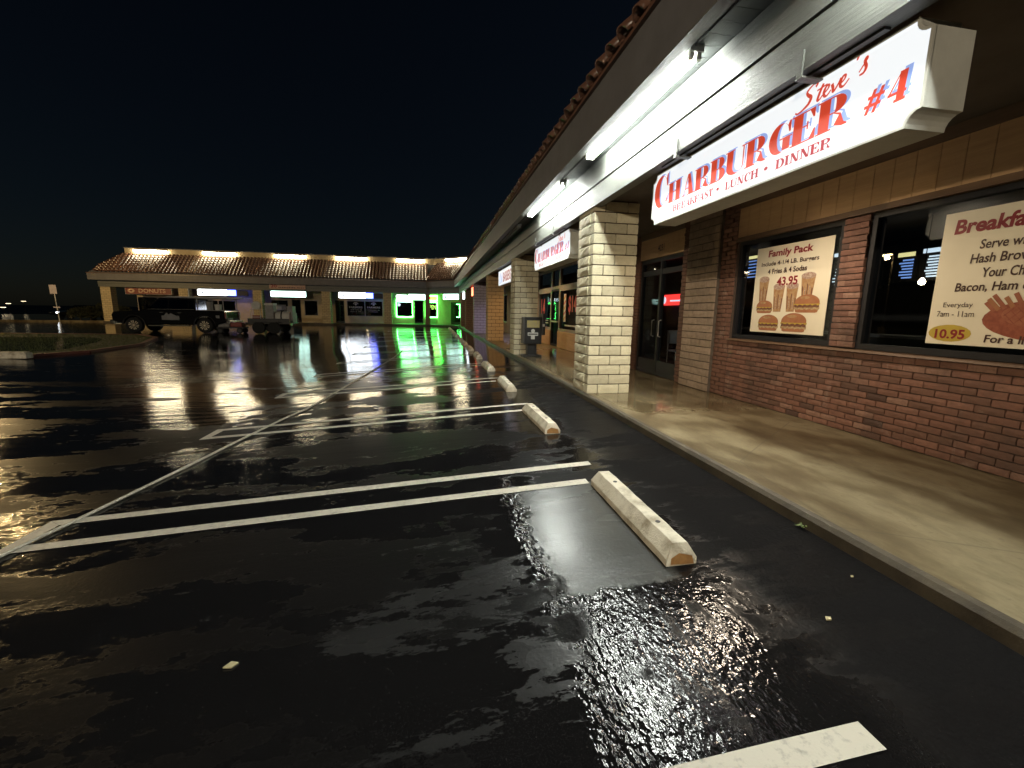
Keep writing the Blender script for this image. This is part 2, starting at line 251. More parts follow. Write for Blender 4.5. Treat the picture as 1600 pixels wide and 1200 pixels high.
# ------------------------------------------------------------------ mesh builder
class MB:
    def __init__(s): s.v = []; s.f = []
    def poly(s, pts): n = len(s.v); s.v += [tuple(p) for p in pts]; s.f.append(tuple(range(n, n+len(pts)))); return s
    def box(s, a, b):
        (x0, y0, z0), (x1, y1, z1) = a, b; n = len(s.v)
        s.v += [(x0,y0,z0),(x1,y0,z0),(x1,y1,z0),(x0,y1,z0),(x0,y0,z1),(x1,y0,z1),(x1,y1,z1),(x0,y1,z1)]
        s.f += [tuple(n+i for i in q) for q in ((0,3,2,1),(4,5,6,7),(0,1,5,4),(1,2,6,5),(2,3,7,6),(3,0,4,7))]; return s
    def prism(s, pts, vec):
        """closed outline pushed along vec"""
        n = len(s.v); k = len(pts); vec = Vector(vec)
        s.v += [tuple(p) for p in pts] + [tuple(Vector(p)+vec) for p in pts]
        s.f += [tuple(n+i for i in range(k))[::-1], tuple(n+k+i for i in range(k))] + [(n+i, n+(i+1) % k, n+k+(i+1) % k, n+k+i) for i in range(k)]; return s
    def tube(s, path, r, seg=8, caps=True):
        path = [Vector(p) for p in path]; n0 = len(s.v)
        for i, p in enumerate(path):
            d = (path[min(i+1, len(path)-1)] - path[max(i-1, 0)]).normalized()
            u = d.cross(Vector((0, 0, 1))); u = u.normalized() if u.length > 1e-4 else Vector((1, 0, 0)); w = d.cross(u)
            rr = r[i] if isinstance(r, (list, tuple)) else r
            s.v += [tuple(p + u*math.cos(2*math.pi*k/seg)*rr + w*math.sin(2*math.pi*k/seg)*rr) for k in range(seg)]
        for i in range(len(path)-1):
            for k in range(seg):
                a = n0+i*seg+k; b = n0+i*seg+(k+1) % seg; s.f.append((a, b, b+seg, a+seg))
        if caps: s.f += [tuple(n0+k for k in range(seg))[::-1], tuple(n0+(len(path)-1)*seg+k for k in range(seg))]
        return s
    def lathe(s, prof, c, axis='z', seg=20):
        n0 = len(s.v); c = Vector(c)
        for (r, h) in prof:
            for k in range(seg):
                a = 2*math.pi*k/seg; x, y = r*math.cos(a), r*math.sin(a)
                s.v.append(tuple(c + Vector({'z': (x, y, h), 'y': (x, h, y), 'x': (h, x, y)}[axis])))
        for i in range(len(prof)-1):
            for k in range(seg):
                a = n0+i*seg+k; b = n0+i*seg+(k+1) % seg; s.f.append((a, b, b+seg, a+seg))
        s.f += [tuple(n0+k for k in range(seg))[::-1], tuple(n0+(len(prof)-1)*seg+k for k in range(seg))]; return s
    def mesh(s, name, smooth=False):
        me = bpy.data.meshes.new(name); me.from_pydata(s.v, [], s.f)
        bm = bmesh.new(); bm.from_mesh(me); bmesh.ops.recalc_face_normals(bm, faces=bm.faces); bm.to_mesh(me); bm.free()
        if smooth:
            for p in me.polygons: p.use_smooth = True
        return me
def obj(name, data, matname, parent=None, loc=None, local=False, bevel=0.0):
    me = data.mesh(name) if isinstance(data, MB) else data
    if matname and not me.materials: me.materials.append(MATS[matname])
    o = bpy.data.objects.new(name, me); col.objects.link(o)
    if loc is not None: o.location = loc
    if parent is not None:
        o.parent = parent
        if not local and parent.type == 'EMPTY': o.matrix_parent_inverse = Matrix.Translation(parent.location).inverted()
    if bevel:
        b = o.modifiers.new('bevel', 'BEVEL'); b.width = bevel; b.segments = 2; b.limit_method = 'ANGLE'
    return o
def tag(o, label=None, cat=None, group=None, kind=None):
    for k, v in (('label', label), ('category', cat), ('group', group), ('kind', kind)):
        if v: o[k] = v
    return o
def thing(name, label, cat, loc=(0, 0, 0), rz=0, group=None):
    o = bpy.data.objects.new(name, None); col.objects.link(o); o.location = loc; o.rotation_euler = (0, 0, rz); o.empty_display_size = 0.1
    return tag(o, label, cat, group)
def copy_tree(o, parent=None):
    c = o.copy(); col.objects.link(c)
    if parent is not None: c.parent = parent
    for ch in list(o.children): copy_tree(ch, c)
    return c

# ------------------------------------------------------------------ lettering
def text_mesh(s, w, h, ax, ay, bold=0.0, shear=0.0, lift=None):
    """built-in sans, stretched to fit a w x h box; returns polygons in (u, v)"""
    cu = bpy.data.curves.new('t', 'FONT'); cu.body = s; cu.shear = shear; cu.offset = bold; cu.resolution_u = 3
    o = bpy.data.objects.new('t', cu); col.objects.link(o)
    dg = bpy.context.evaluated_depsgraph_get(); me = bpy.data.meshes.new_from_object(o.evaluated_get(dg))
    xs = [v.co.x for v in me.vertices]; ys = [v.co.y for v in me.vertices]
    x0, x1, y0, y1 = min(xs), max(xs), min(ys), max(ys)
    out = ([((v.co.x-x0)/(x1-x0)*w, (v.co.y-y0)/(y1-y0)*h) for v in me.vertices], [tuple(p.vertices) for p in me.polygons])
    bpy.data.objects.remove(o); bpy.data.curves.remove(cu); bpy.data.meshes.remove(me); return out
def place2d(vs, fs, org, U, V):
    mb = MB(); mb.v = [tuple(Vector(org)+Vector(U)*u+Vector(V)*v) for u, v in vs]; mb.f = list(fs); return mb
def text(name, s, org, U, V, w, h, mat, parent, bold=0.0, shear=0.0, local=False):
    vs, fs = text_mesh(s, w, h, U, V, bold, shear); return obj(name, place2d(vs, fs, org, U, V), mat, parent, local=local)

def bowl(cx, y0, y1, ro, ri, h, a0=-90, a1=90, n=14, icx=None):
    cy = (y0+y1)/2; ry = (y1-y0)/2; icx = cx if icx is None else icx; P = []
    A = [math.radians(a0+(a1-a0)*i/n) for i in range(n+1)]
    for i in range(n):
        q = []
        for a in (A[i], A[i+1]): q.append((cx+ro*math.cos(a), cy+ry*math.sin(a)))
        for a in (A[i+1], A[i]): q.append((icx+ri*math.cos(a), cy+(ry-h)*math.sin(a)))
        P.append(q)
    return P
def rect(x0, y0, x1, y1): return [(x0, y0), (x1, y0), (x1, y1), (x0, y1)]
def glyph(ch, w, h):
    """fat-face capitals: thick stems w, hairlines h, cap height 1; returns (polygons, advance)"""
    e = 0.07
    ser = lambda x0, x1, top: rect(x0-e, 1-h if top else 0, x1+e, 1 if top else h)
    st = lambda x, y0=h, y1=1-h: rect(x, y0, x+w, y1)
    if ch == 'H': W = 0.80; return [st(0), st(W-w), rect(w, .48, W-w, .48+h), ser(0, w, 0), ser(0, w, 1), ser(W-w, W, 0), ser(W-w, W, 1)], W+e*2
    if ch == 'I': return [st(0), ser(0, w, 0), ser(0, w, 1)], w+e*2
    if ch == 'E' or ch == 'F':
        W = 0.66; P = [st(0), rect(-e, 1-h, W, 1), rect(w, .49, W*.72, .49+h), [(W-.02-h, 1-h), (W-.16, 1-h), (W-h, .70), (W, .70), (W, 1-h)], rect(W*.72-h, .38, W*.72, .49), rect(W*.72-h, .49+h, W*.72, .64)]
        if ch == 'E': P += [rect(-e, 0, W+.04, h), [(W-.13, h), (W+.04, h), (W+.04, .33), (W+.04-h, .33)]]; return P, W+.04+e
        return P+[ser(0, w, 0)], W+e
    if ch == 'L': W = .62; return [st(0), ser(0, w, 1), rect(-e, 0, W, h), [(W-.17, h), (W, h), (W, .36), (W-h, .36)]], W+e
    if ch == 'T': W = .68; c = W/2; return [st(c-w/2), rect(0, 1-h, W, 1), ser(c-w/2, c+w/2, 0), [(0, .66), (h, .66), (.15, 1-h), (0, 1-h)], [(W-h, .66), (W, .66), (W, 1-h), (W-.15, 1-h)]], W+.02
    if ch == 'B': W = .72; return [st(0), rect(-e, 0, w+.12, h), rect(-e, 1-h, w+.10, 1), rect(w, .5, w+.12, .5+h)] + bowl(w+.10, .5, 1, W-w-.14, W-w-.14-w*.9, h) + bowl(w+.12, 0, .5+h, W-w-.10, W-w-.10-w*.95, h), W+e
    if ch == 'D': W = .80; return [st(0), rect(-e, 0, w+.10, h), rect(-e, 1-h, w+.10, 1)] + bowl(w+.10, 0, 1, W-w-.10, W-w-.10-w, h), W+e
    if ch == 'P' or ch == 'R':
        W = .74; P = [st(0), rect(-e, 1-h, w+.12, 1), rect(w, .47, w+.12, .47+h), ser(0, w, 0)] + bowl(w+.12, .47, 1, W-w-.14, W-w-.14-w*.9, h)
        if ch == 'R': P += [[(w+.10, .47), (w+.16, .47), (w+.30, .40), (W-.04, .10), (W+.05, 0.04), (W+.05, 0), (W-.09, 0), (W-.09-w*.72, .10), (w+.26, .36)]]
        return P, W+.06+e
    if ch == 'A': W = .82; return [[(W/2-.06, 1), (W/2+.09, 1), (W-.08, h), (W-.08-w, h)], [(.10, h), (.10+h, h), (W/2+.01-.03, .93), (W/2-.06, 1)], rect(.20, .30, W*.62, .30+h), rect(-.02, 0, .22, h), rect(W-.08-w-.08, 0, W+.01, h)], W+.03
    if ch == 'U': W = .80; r = W/2; return [rect(0, .30, w, 1-h), rect(W-h*1.2, .30, W, 1-h), ser(0, w, 1), ser(W-h, W, 1)] + bowl(r, -.02, .62, r, (W-w-h*1.2)/2, h, 180, 360, 14, (w+W-h*1.2)/2), W+e*1.6
    if ch in 'CG':
        W = .76; r = W/2; P = bowl(r, -.02, 1.02, r, r-(w+h)/2, h, 38, 318 if ch == 'C' else 312, 22, r+(w-h)/2)
        P += [[(W-h*1.2, .62), (W, .62), (W, 1.0), (W-h*1.2, 1.0), (W-.11, .86)]]
        if ch == 'G': P += [rect(W-w*.85, .05, W+.0, .44), rect(W-w-.07, .44, W+.06, .44+h)]
        else: P += [[(W-.10, .12), (W-.02, .30), (W+.01, .30), (W-.03, .10)]]
        return P, W+e
    if ch == 'N': W = .82; return [rect(.07, 0+h, .07+h, 1-h), rect(W-.07-h, 0, W-.07, 1-h), [(0, 1), (w*1.05, 1), (W-.07, 0), (W-.07-w*.9, 0)], rect(-.04, 0, .20, h), rect(W-.20, 1-h, W+.04, 1)], W+.06
    if ch == 'K': W = .78; return [st(0), ser(0, w, 0), ser(0, w, 1), [(w, .40), (w+.04, .36), (W-.08, 1-h), (W-.14, 1-h)], [(w+.13, .50), (w+.26, .63), (W, h), (W-w, h)], rect(W-.24, 1-h, W+.02, 1), rect(W-w-.06, 0, W+.06, h)], W+.05
    if ch == 'S': W = .56; return ribbon([(W-.03, .80), (W-.14, .96), (W*.42, .98), (.10, .84), (.12, .66), (W*.55, .50), (W-.06, .32), (W-.05, .14), (W*.5, .02), (.12, .05), (.02, .22)], [h, h, h*1.2, w*.6, w*.85, w, w*.85, w*.6, h*1.2, h, h]), W+e
    if ch == '#': return [[(.10, 0), (.25, 0), (.43, 1), (.28, 1)], [(.42, 0), (.57, 0), (.75, 1), (.60, 1)], rect(.02, .28, .74, .28+.14), rect(.10, .62, .82, .62+.14)], .90
    if ch == '4': return [rect(.40, h, .40+w*1.1, 1), [(0, .30), (h, .30), (.44, .93), (.44, 1)], rect(0, .26, .40, .26+h), rect(.40+w*1.1, .26, .80, .26+h), rect(.32, 0, .48+w*1.1, h)], .84
    if ch == '.': return [[(.16+.12*math.cos(a*math.pi/5), .42+.16*math.sin(a*math.pi/5)) for a in range(10)]], .36
    return [], .34
def ribbon(pts, ws, sub=5):
    P = [Vector((*p, 0)) for p in pts]; n = len(P); C = []; R = []
    for i in range(n-1):
        p0, p1, p2, p3 = P[max(i-1, 0)], P[i], P[i+1], P[min(i+2, n-1)]
        for k in range(sub + (1 if i == n-2 else 0)):
            t = k/sub; C.append(0.5*((2*p1)+(p2-p0)*t+(2*p0-5*p1+4*p2-p3)*t*t+(3*p1-p0-3*p2+p3)*t**3)); R.append(ws[i]*(1-t)+ws[min(i+1, n-1)]*t)
    L, Rr = [], []
    for i, c in enumerate(C):
        d = (C[min(i+1, len(C)-1)]-C[max(i-1, 0)]).normalized(); q = Vector((-d.y, d.x, 0))
        L.append((c+q*R[i]/2)); Rr.append((c-q*R[i]/2))
    return [[(L[i].x, L[i].y), (Rr[i].x, Rr[i].y), (Rr[i+1].x, Rr[i+1].y), (L[i+1].x, L[i+1].y)] for i in range(len(C)-1)]
def serif_line(s, width, height, w=0.27, h=0.045, track=0.03, first=1.0):
    """polygons of a line of fat-face capitals scaled to a width and cap height"""
    P = []; x = 0
    for i, ch in enumerate(s):
        g, a = glyph(ch, w, h); k = first if i == 0 else 1.0
        P += [[(x+px*k*(0.86 if k > 1 else 1), py*k) for px, py in poly] for poly in g]; x += a*k*(0.86 if k > 1 else 1)+track
    mx = max(p[0] for q in P for p in q); return [[(px/mx*width, py*height) for px, py in q] for q in P]
def polys(P, org, U, V, N, step=0.0003):
    mb = MB(); org, U, V, N = map(Vector, (org, U, V, N))
    for i, q in enumerate(P): mb.poly([org+U*u+V*v+N*(step*(i % 5)) for u, v in q])
    return mb

# ------------------------------------------------------------------ the mall's footprint: a line along the pillar faces, then a splayed corner, then the far wing
PATH = [Vector((2.38, -4)), Vector((2.38, 38.9)), Vector((-0.37, 41.65)), Vector((-26.7, 41.65)), Vector((-26.7, 55))]
NRM = [Vector((1, 0)), Vector((1, 1)).normalized(), Vector((0, 1)), Vector((1, 0))]
def path_pt(i, d):
    if i == 0: return PATH[0]+NRM[0]*d
    if i == len(PATH)-1: return PATH[-1]+NRM[-1]*d
    a, b = NRM[i-1], NRM[i]; return PATH[i]+(a+b)*(d/(1+a.dot(b)))
def sweep(prof, i0, i1):
    """closed cross-section of (distance inward, height) run along the footprint with mitred corners"""
    mb = MB(); k = len(prof)
    for i in range(i0, i1+1):
        for d, z in prof: p = path_pt(i, d); mb.v.append((p.x, p.y, z))
    for s in range(i1-i0):
        for j in range(k): a = s*k+j; b = s*k+(j+1) % k; mb.f.append((a, b, b+k, a+k))
    mb.f += [tuple(range(k))[::-1], tuple((i1-i0)*k+j for j in range(k))]; return mb
def R4(d0, z0, d1, z1): return [(d0, z0), (d1, z0), (d1, z1), (d0, z1)]

# ================================================================== SETTING
def build_ground():
    xs = [-60, -40, -30, -24, -20] + [-18+0.75*i for i in range(16)] + [-6+0.3*i for i in range(24)] + [1.3, 1.8, 2.3, 2.6]
    ys = [-6+0.6*i for i in range(34)] + [15+1.5*i for i in range(20)] + [50, 80]
    mb = MB(); n = len(xs)
    for y in ys:
        for x in xs: mb.v.append((x, y, gz(x, y)))
    for j in range(len(ys)-1):
        for i in range(n-1): a = j*n+i; mb.f.append((a, a+1, a+n+1, a+n))
    me = mb.mesh('parking_lot', True); tag(obj('parking_lot', me, 'wet_asphalt'), kind='structure')
    g = MB().poly([(-1500, -600, -0.9), (1500, -600, -0.9), (1500, 2400, -0.9), (-1500, 2400, -0.9)]); tag(obj('ground', g, 'street'), kind='structure')
    w = sweep([(0.03, -0.1), (0.03, 0.15), (2.2, 0.15), (2.2, -0.1)], 0, 4); tag(obj('walkway', w, 'damp_concrete'), kind='structure')
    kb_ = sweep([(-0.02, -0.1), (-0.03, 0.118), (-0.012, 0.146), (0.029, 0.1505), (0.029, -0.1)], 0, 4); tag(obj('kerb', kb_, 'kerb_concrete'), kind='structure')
    # far street beyond the lot, with its kerb
    tag(obj('street', MB().box((-140, 50, -0.3), (-27.2, 78, -0.02)), 'street'), kind='structure')
    tag(obj('street_kerb', MB().box((-60, 43.6, -0.1), (-27.5, 44.0, 0.13)), 'damp_concrete'), kind='structure')
build_ground()

def strip(mb, pts, z=0.005):
    """flat paint following the fall of the asphalt; pts is a quad (x, y) split along x"""
    (x0, y0), (x1, y1), (x2, y2), (x3, y3) = pts; n = max(2, int(abs(x1-x0)/0.3))
    for i in range(n):
        a, b = i/n, (i+1)/n; L = lambda p, q, t: (p[0]+(q[0]-p[0])*t, p[1]+(q[1]-p[1])*t)
        q = [L(pts[0], pts[1], a), L(pts[0], pts[1], b), L(pts[3], pts[2], b), L(pts[3], pts[2], a)]
        mb.poly([(x, y, gz(x, y)+z) for x, y in q])
for k in range(-1, 11):
    y = 3.26+2.7*k; mb = MB(); XL, XR = -2.95, 1.27
    strip(mb, [(XL, y), (XR, y), (XR, y+0.10), (XL+0.1, y+0.10)]); strip(mb, [(XL+0.12, y+0.40), (XR+0.17, y+0.40), (XR+0.17, y+0.50), (XL, y+0.50)])
    mb.poly([(x, yy, gz(x, yy)+0.005) for x, yy in ((XL, y+.003), (XL+0.10, y+0.101), (XL+0.12, y+0.399), (XL, y+0.497))])
    tag(obj('stall_marking', mb, 'road_paint'), kind='structure')

# wheel stops
def wheel_stop_mesh():
    L = 1.19; W = 0.185; mb = MB(); P = [(-W/2, 0), (W/2, 0), (W/2, .045), (.045, .125), (-.045, .125), (-W/2, .045)]
    rows = [(0, 1, 0.0), (0.03, 1, .0)] ; n = 14
    rng = random.Random(3)
    for i in range(n+1):
        t = i/n; sh = 0.0 if 0 < i < n else 0.0; 
        for (x, z) in P: mb.v.append((x+rng.uniform(-.0025, .0025), t*L + (0.03 if i == 0 and z > .1 else -0.03 if i == n and z > .1 else 0), z+(rng.uniform(-.004, .001) if z > 0 else 0)))
    for i in range(n):
        for j in range(6): a = i*6+j; b = i*6+(j+1) % 6; mb.f.append((a, b, b+6, a+6))
    mb.f += [tuple(range(6))[::-1], tuple(n*6+j for j in range(6))]; return mb.mesh('wheel_stop')
ws_me = wheel_stop_mesh(); hole_me = MB().lathe([(0.016, 0), (0.016, 0.004)], (0, 0, 0), 'z', 10).mesh('pin_hole'); rust_me = MB().poly([(-.07, -.004, .012), (.075, -.004, .008), (.06, -.004, .058), (-.02, -.002, .078), (-.068, -.004, .05)]).mesh('rust_stain')
WSY = [(2.04, 'long pale concrete wheel stop with flaking top and rust stained end')] + [(2.04+2.7*k, 'weathered concrete wheel stop at the head of a parking stall') for k in range(1, 13)]
for i, (y, lab) in enumerate(WSY):
    x = 1.365; t = thing('wheel_stop', lab if i < 1 else ('weathered concrete wheel stop two stalls out from the block pillar, brown worn end' if i == 1 else 'small weathered concrete wheel stop in the receding row of stalls'), 'wheel stop', (x, y, gz(x, y)), math.radians([0, 1.2, -.6, .8, -1, .5, 1.5, -1, 0, 2, -1, 1, 0][i]), 'wheel stops along the stalls')
    obj('body', ws_me, 'stop_concrete', t, local=True)
    for yy in (0.28, 0.93): obj('pin_hole', hole_me, 'dark_metal', t, (0, yy, 0.1225), True)
    if i in (0, 1): obj('rust_stain', rust_me, 'rust_patch', t, (0, 0, 0), True)

# ================================================================== RIGHT WING
wing = thing('shopping_wing', 'long shop wing with block pillars, brick shopfront and lit white eaves', 'building', (4.5, 6, 0.15))
def wp(name, mb, mat, parent=None, **k): return obj(name, mb, mat, parent or wing, **k)
# eaves: two beam boards, planked soffit, fascia and its lip
wp('beam_board', sweep(R4(-0.03, 2.95, 0.10, 3.215), 0, 1), 'beam_paint'); wp('beam_board', sweep(R4(-0.045, 3.228, 0.10, 3.53), 0, 1), 'beam_paint')
wp('beam_core', sweep(R4(-0.01, 3.2, 0.09, 3.24), 0, 1), 'dark_metal')
wp('fascia', sweep([(-0.455, 3.49), (-0.36, 3.49), (-0.36, 3.56), (-0.40, 3.56), (-0.40, 4.0), (-0.46, 4.0)], 0, 1), 'fascia_paint')
wp('soffit_lip', sweep(R4(-0.475, 3.47, -0.36, 3.488), 0, 1), 'beam_paint')
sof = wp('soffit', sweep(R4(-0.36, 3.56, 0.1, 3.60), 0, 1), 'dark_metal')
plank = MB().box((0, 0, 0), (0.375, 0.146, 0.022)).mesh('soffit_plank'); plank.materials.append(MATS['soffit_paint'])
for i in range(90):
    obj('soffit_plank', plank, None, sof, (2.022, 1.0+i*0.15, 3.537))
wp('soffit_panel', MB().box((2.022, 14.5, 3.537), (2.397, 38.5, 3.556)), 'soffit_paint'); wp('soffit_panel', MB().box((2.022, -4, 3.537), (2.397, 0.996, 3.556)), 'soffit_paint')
wp('canopy_ceiling', sweep(R4(0.10, 3.06, 2.12, 3.12), 0, 1), 'canopy_ceiling')
wp('roof_deck', sweep([(-0.46, 4.0), (1.35, 5.72), (1.35, 5.6), (-0.1, 3.9)], 0, 1), 'fascia_paint'); wp('parapet', sweep(R4(1.35, 5.5, 1.6, 6.2), 0, 1), 'far_stucco')
def barrel(r, L, up=True, seg=7, th=0.016):
    mb = MB(); n = seg+1; sgn = 1 if up else -1
    for y in (0, L):
        for rr in (r, r-th):
            for k in range(n): a = math.pi*k/seg; mb.v.append((rr*math.cos(a)*(0.94 if y else 1), y, sgn*rr*math.sin(a)*(0.94 if y else 1)))
    for k in range(seg): mb.f += [(k, k+1, 2*n+k+1, 2*n+k), (n+k, n+k+1, 3*n+k+1, 3*n+k), (k, k+1, n+k+1, n+k), (2*n+k, 2*n+k+1, 3*n+k+1, 3*n+k)]
    mb.f += [(0, n, 3*n, 2*n), (n-1, 2*n-1, 4*n-1, 3*n-1)]; return mb.mesh('roof_tile', True)
cover, pan = barrel(0.098, 0.42), barrel(0.075, 0.42, False)
for me in (cover, pan): me.materials.append(MATS['clay_tile'])
roof = wp('roof_batten', sweep(R4(-0.50, 3.995, -0.36, 4.03), 0, 1), 'clay_tile')
pitch = math.radians(43.5)
rng = random.Random(11)
def eave_tile(me, name, y, z, par):
    o = obj(name, me, None, par, (1.86+rng.uniform(-.012, .012), y, z)); o.rotation_euler = (pitch+rng.uniform(-.03, .03), 0, -math.pi/2+rng.uniform(-.04, .04)); return o
for i in range(62): eave_tile(cover, 'roof_tile', 1.5+i*0.29, 4.035, roof); eave_tile(pan, 'pan_tile', 1.645+i*0.29, 4.095, roof)
def tile_field(i0, i1, name, parent, skip=0.0, ylo=None):
    mb = MB(); C = 9
    for s in range(i0, i1):
        n = NRM[s]; a, b = PATH[s], PATH[s+1]; tdir = (b-a).normalized(); Lh = (b-a).length
        for c in range(C):
            for e in (0, 1):
                f = (c+e)/C; d = -0.48+1.83*f; z = 4.03+1.72*f+(0.075 if e == 0 else 0.0)
                lo = (path_pt(s, d)-a).dot(tdir); hi = (path_pt(s+1, d)-a).dot(tdir); row = []
                if ylo is not None and s == 0: lo = max(lo, ylo+4)
                m_ = int(Lh/0.29)*6
                for k in range(m_+1):
                    u = Lh*k/m_; uc = min(max(u, lo), hi); w = abs(math.sin(math.pi*u/0.29)); q = a+tdir*uc+n*(d-0.06*w)
                    row.append((q.x, q.y, z+0.10*w))
                if e == 0: r0 = row
                else:
                    n0 = len(mb.v); K = len(row); mb.v += r0+row
                    mb.f += [(n0+k, n0+k+1, n0+K+k+1, n0+K+k) for k in range(K-1)]
                    if c: mb.f += [(pv+k, pv+k+1, n0+k+1, n0+k) for k in range(K-1)]
                    pv = n0+K
    me = mb.mesh(name, False); return tag(obj(name, me, 'clay_tile', parent), kind='stuff')
tile_field(0, 1, 'roof_tiling', wing, ylo=19.3)

# split-face block pillars
def block_mesh(lx, ly, h, rough, seed):
    """one block, its outer faces broken into uneven facets"""
    r = random.Random(seed); mb = MB(); nx = max(2, int(lx/0.09)); ny = max(2, int(ly/0.09)); ring = []
    pts = [(-lx/2+lx*i/nx, -ly/2) for i in range(nx)] + [(lx/2, -ly/2+ly*i/ny) for i in range(ny)] + [(lx/2-lx*i/nx, ly/2) for i in range(nx)] + [(-lx/2, ly/2-ly*i/ny) for i in range(ny)]
    k = len(pts)
    for iz, (z, amp) in enumerate(((0, .2), (h*.22, .8), (h*.6, 1), (h*.85, .8), (h, .2))):
        for (x, y) in pts:
            ox = rough*amp*r.uniform(.1, 1); nx_ = (1 if x > lx/2-1e-6 else -1 if x < -lx/2+1e-6 else 0); ny_ = (1 if y > ly/2-1e-6 else -1 if y < -ly/2+1e-6 else 0)
            mb.v.append((x+nx_*ox, y+ny_*ox, z+(r.uniform(-.006, .006) if 0 < iz < 4 else 0)))
    for iz in range(4):
        for j in range(k): a = iz*k+j; b = iz*k+(j+1) % k; mb.f.append((a, b, b+k, a+k))
    mb.f += [tuple(range(k))[::-1], tuple(4*k+j for j in range(k))]; return mb.mesh('block')
PW, PD, CH, NC = 0.70, 0.68, 0.1523, 19
B = {}
for nm, (lx, ly) in {'long': (0.334, 0.15), 'half': (0.158, 0.15), 'side': (0.15, 0.356), 'sideh': (0.15, 0.165)}.items():
    B[nm] = [block_mesh(lx, ly, CH-0.017, 0.007 if nm in ('long', 'half') else 0.022, 17*q+len(nm)) for q in range(4)]
def pillar_blocks(c):
    """front row (towards -y), the two returns and the back of one course"""
    out = []
    if c % 2 == 0: fr = [('half', .0825), ('long', .35), ('half', .6175)]
    else: fr = [('long', .1725), ('long', .5275)]
    for nm, x in fr: out += [(nm, x, .075), (nm, x, PD-.075)]
    for x in (.075, PW-.075):
        out += [('side', x, .155+.18)] if c % 2 == 0 else [('sideh', x, .155+.088), ('sideh', x, .155+.272)]
    return out
def pillar(y, mat, separate, label):
    core = wp('pillar', MB().box((2.38+.022, y+.022, .15), (2.38+PW-.022, y+PD-.022, 3.058)), 'dark_mortar'); tag(core, label)
    rg = random.Random(int(y*10)); big = MB()
    for c in range(NC):
        for nm, x, yy in pillar_blocks(c):
            me = rg.choice(B[nm]); L = (2.38+x, y+yy, .15+c*CH+.004)
            if separate:
                o = obj('block', me, None, core, L)
                if not me.materials: me.materials.append(MATS['pale_block'])
            else:
                n0 = len(big.v); big.v += [(v.co.x+L[0], v.co.y+L[1], v.co.z+L[2]) for v in me.vertices]; big.f += [tuple(n0+i for i in p.vertices) for p in me.polygons]
    if not separate: tag(obj('blockwork', big, mat, core), kind='stuff')
pillar(6.4, 'pale_block', True, 'pale split-face block pillar brightly lit beside the first sign'); pillar(12.7, 'pale_block', True, 'pale block pillar behind the newspaper box')
pillar(19.0, 'tan_lit_block', False, 'block pillar with warm orange light put into its colour'); pillar(25.3, 'lilac_lit_block', False, 'block pillar with lilac light put into its colour'); pillar(31.6, 'umber_block', False, 'brown block pillar'); pillar(37.0, 'umber_block', False, 'brown block pillar at the splayed corner')

# walls of the near shop (plane x = 4.5)
XW = 4.5
def wallbox(name, y0, y1, z0, z1, mat, x0=XW, x1=XW+0.2, parent=None, **k): return wp(name, MB().box((x0, y0, z0), (x1, y1, z1)), mat, parent, **k)
low = wallbox('brick_wall', 0.6, 6.0, .15, 1.035, 'dark_mortar', XW+.012)
pier = wallbox('brick_pier', 3.985, 4.27, 1.07, 2.47, 'dark_mortar', XW+.012)
pil_r = wallbox('brick_pilaster', 6.0, 6.36, .15, 3.06, 'dark_mortar', XW+.006); pil_p = wallbox('brick_pilaster', 6.36, 7.2, .15, 3.06, 'mortar', XW-.05); pil_d = wallbox('brick_pilaster', 7.2, 7.42, .15, 3.06, 'dark_mortar', XW+.006); pil_e = wallbox('brick_pilaster', 9.1, 9.36, .15, 3.06, 'dark_mortar', XW+.006)
BL, BH = 0.205, 0.0675
def brick_me(L, seed, H=BH-.011, D=0.05, rough=.004):
    r = random.Random(seed); mb = MB(); j = lambda a: r.uniform(-a, a)
    # front is -x; three columns so that the face is a little uneven
    ys = (-L/2, -L/6, L/6, L/2); zs = (0, H*.5, H)
    for iz, z in enumerate(zs):
        for iy, y in enumerate(ys): mb.v.append((-D/2-rough*r.uniform(0, 1)*(1.4 if iz == 1 else .3)+(.003 if iy in (0, 3) else 0), y+j(.002), z+j(.0015)))
    for z in (0, H):
        for y in (-L/2, L/2): mb.v.append((D/2, y, z))
    for iz in range(2):
        for iy in range(3): a = iz*4+iy; mb.f.append((a, a+1, a+5, a+4))
    mb.f += [(0, 1, 2, 3, 13, 12), (8, 9, 10, 11, 15, 14), (0, 4, 8, 14, 12), (3, 7, 11, 15, 13)]; return mb.mesh('brick')
bricks = [brick_me(BL-.011, s) for s in range(5)]; bats = [brick_me(BL/2-.011, 9+s) for s in range(3)]; wide = [brick_me(0.272, 30+s, .119-.013) for s in range(3)]; widb = [brick_me(0.130, 40+s, .119-.013) for s in range(3)]
for me in bricks+bats: me.materials.append(MATS['red_brick'])
for me in wide+widb: me.materials.append(MATS['weathered_brick'])
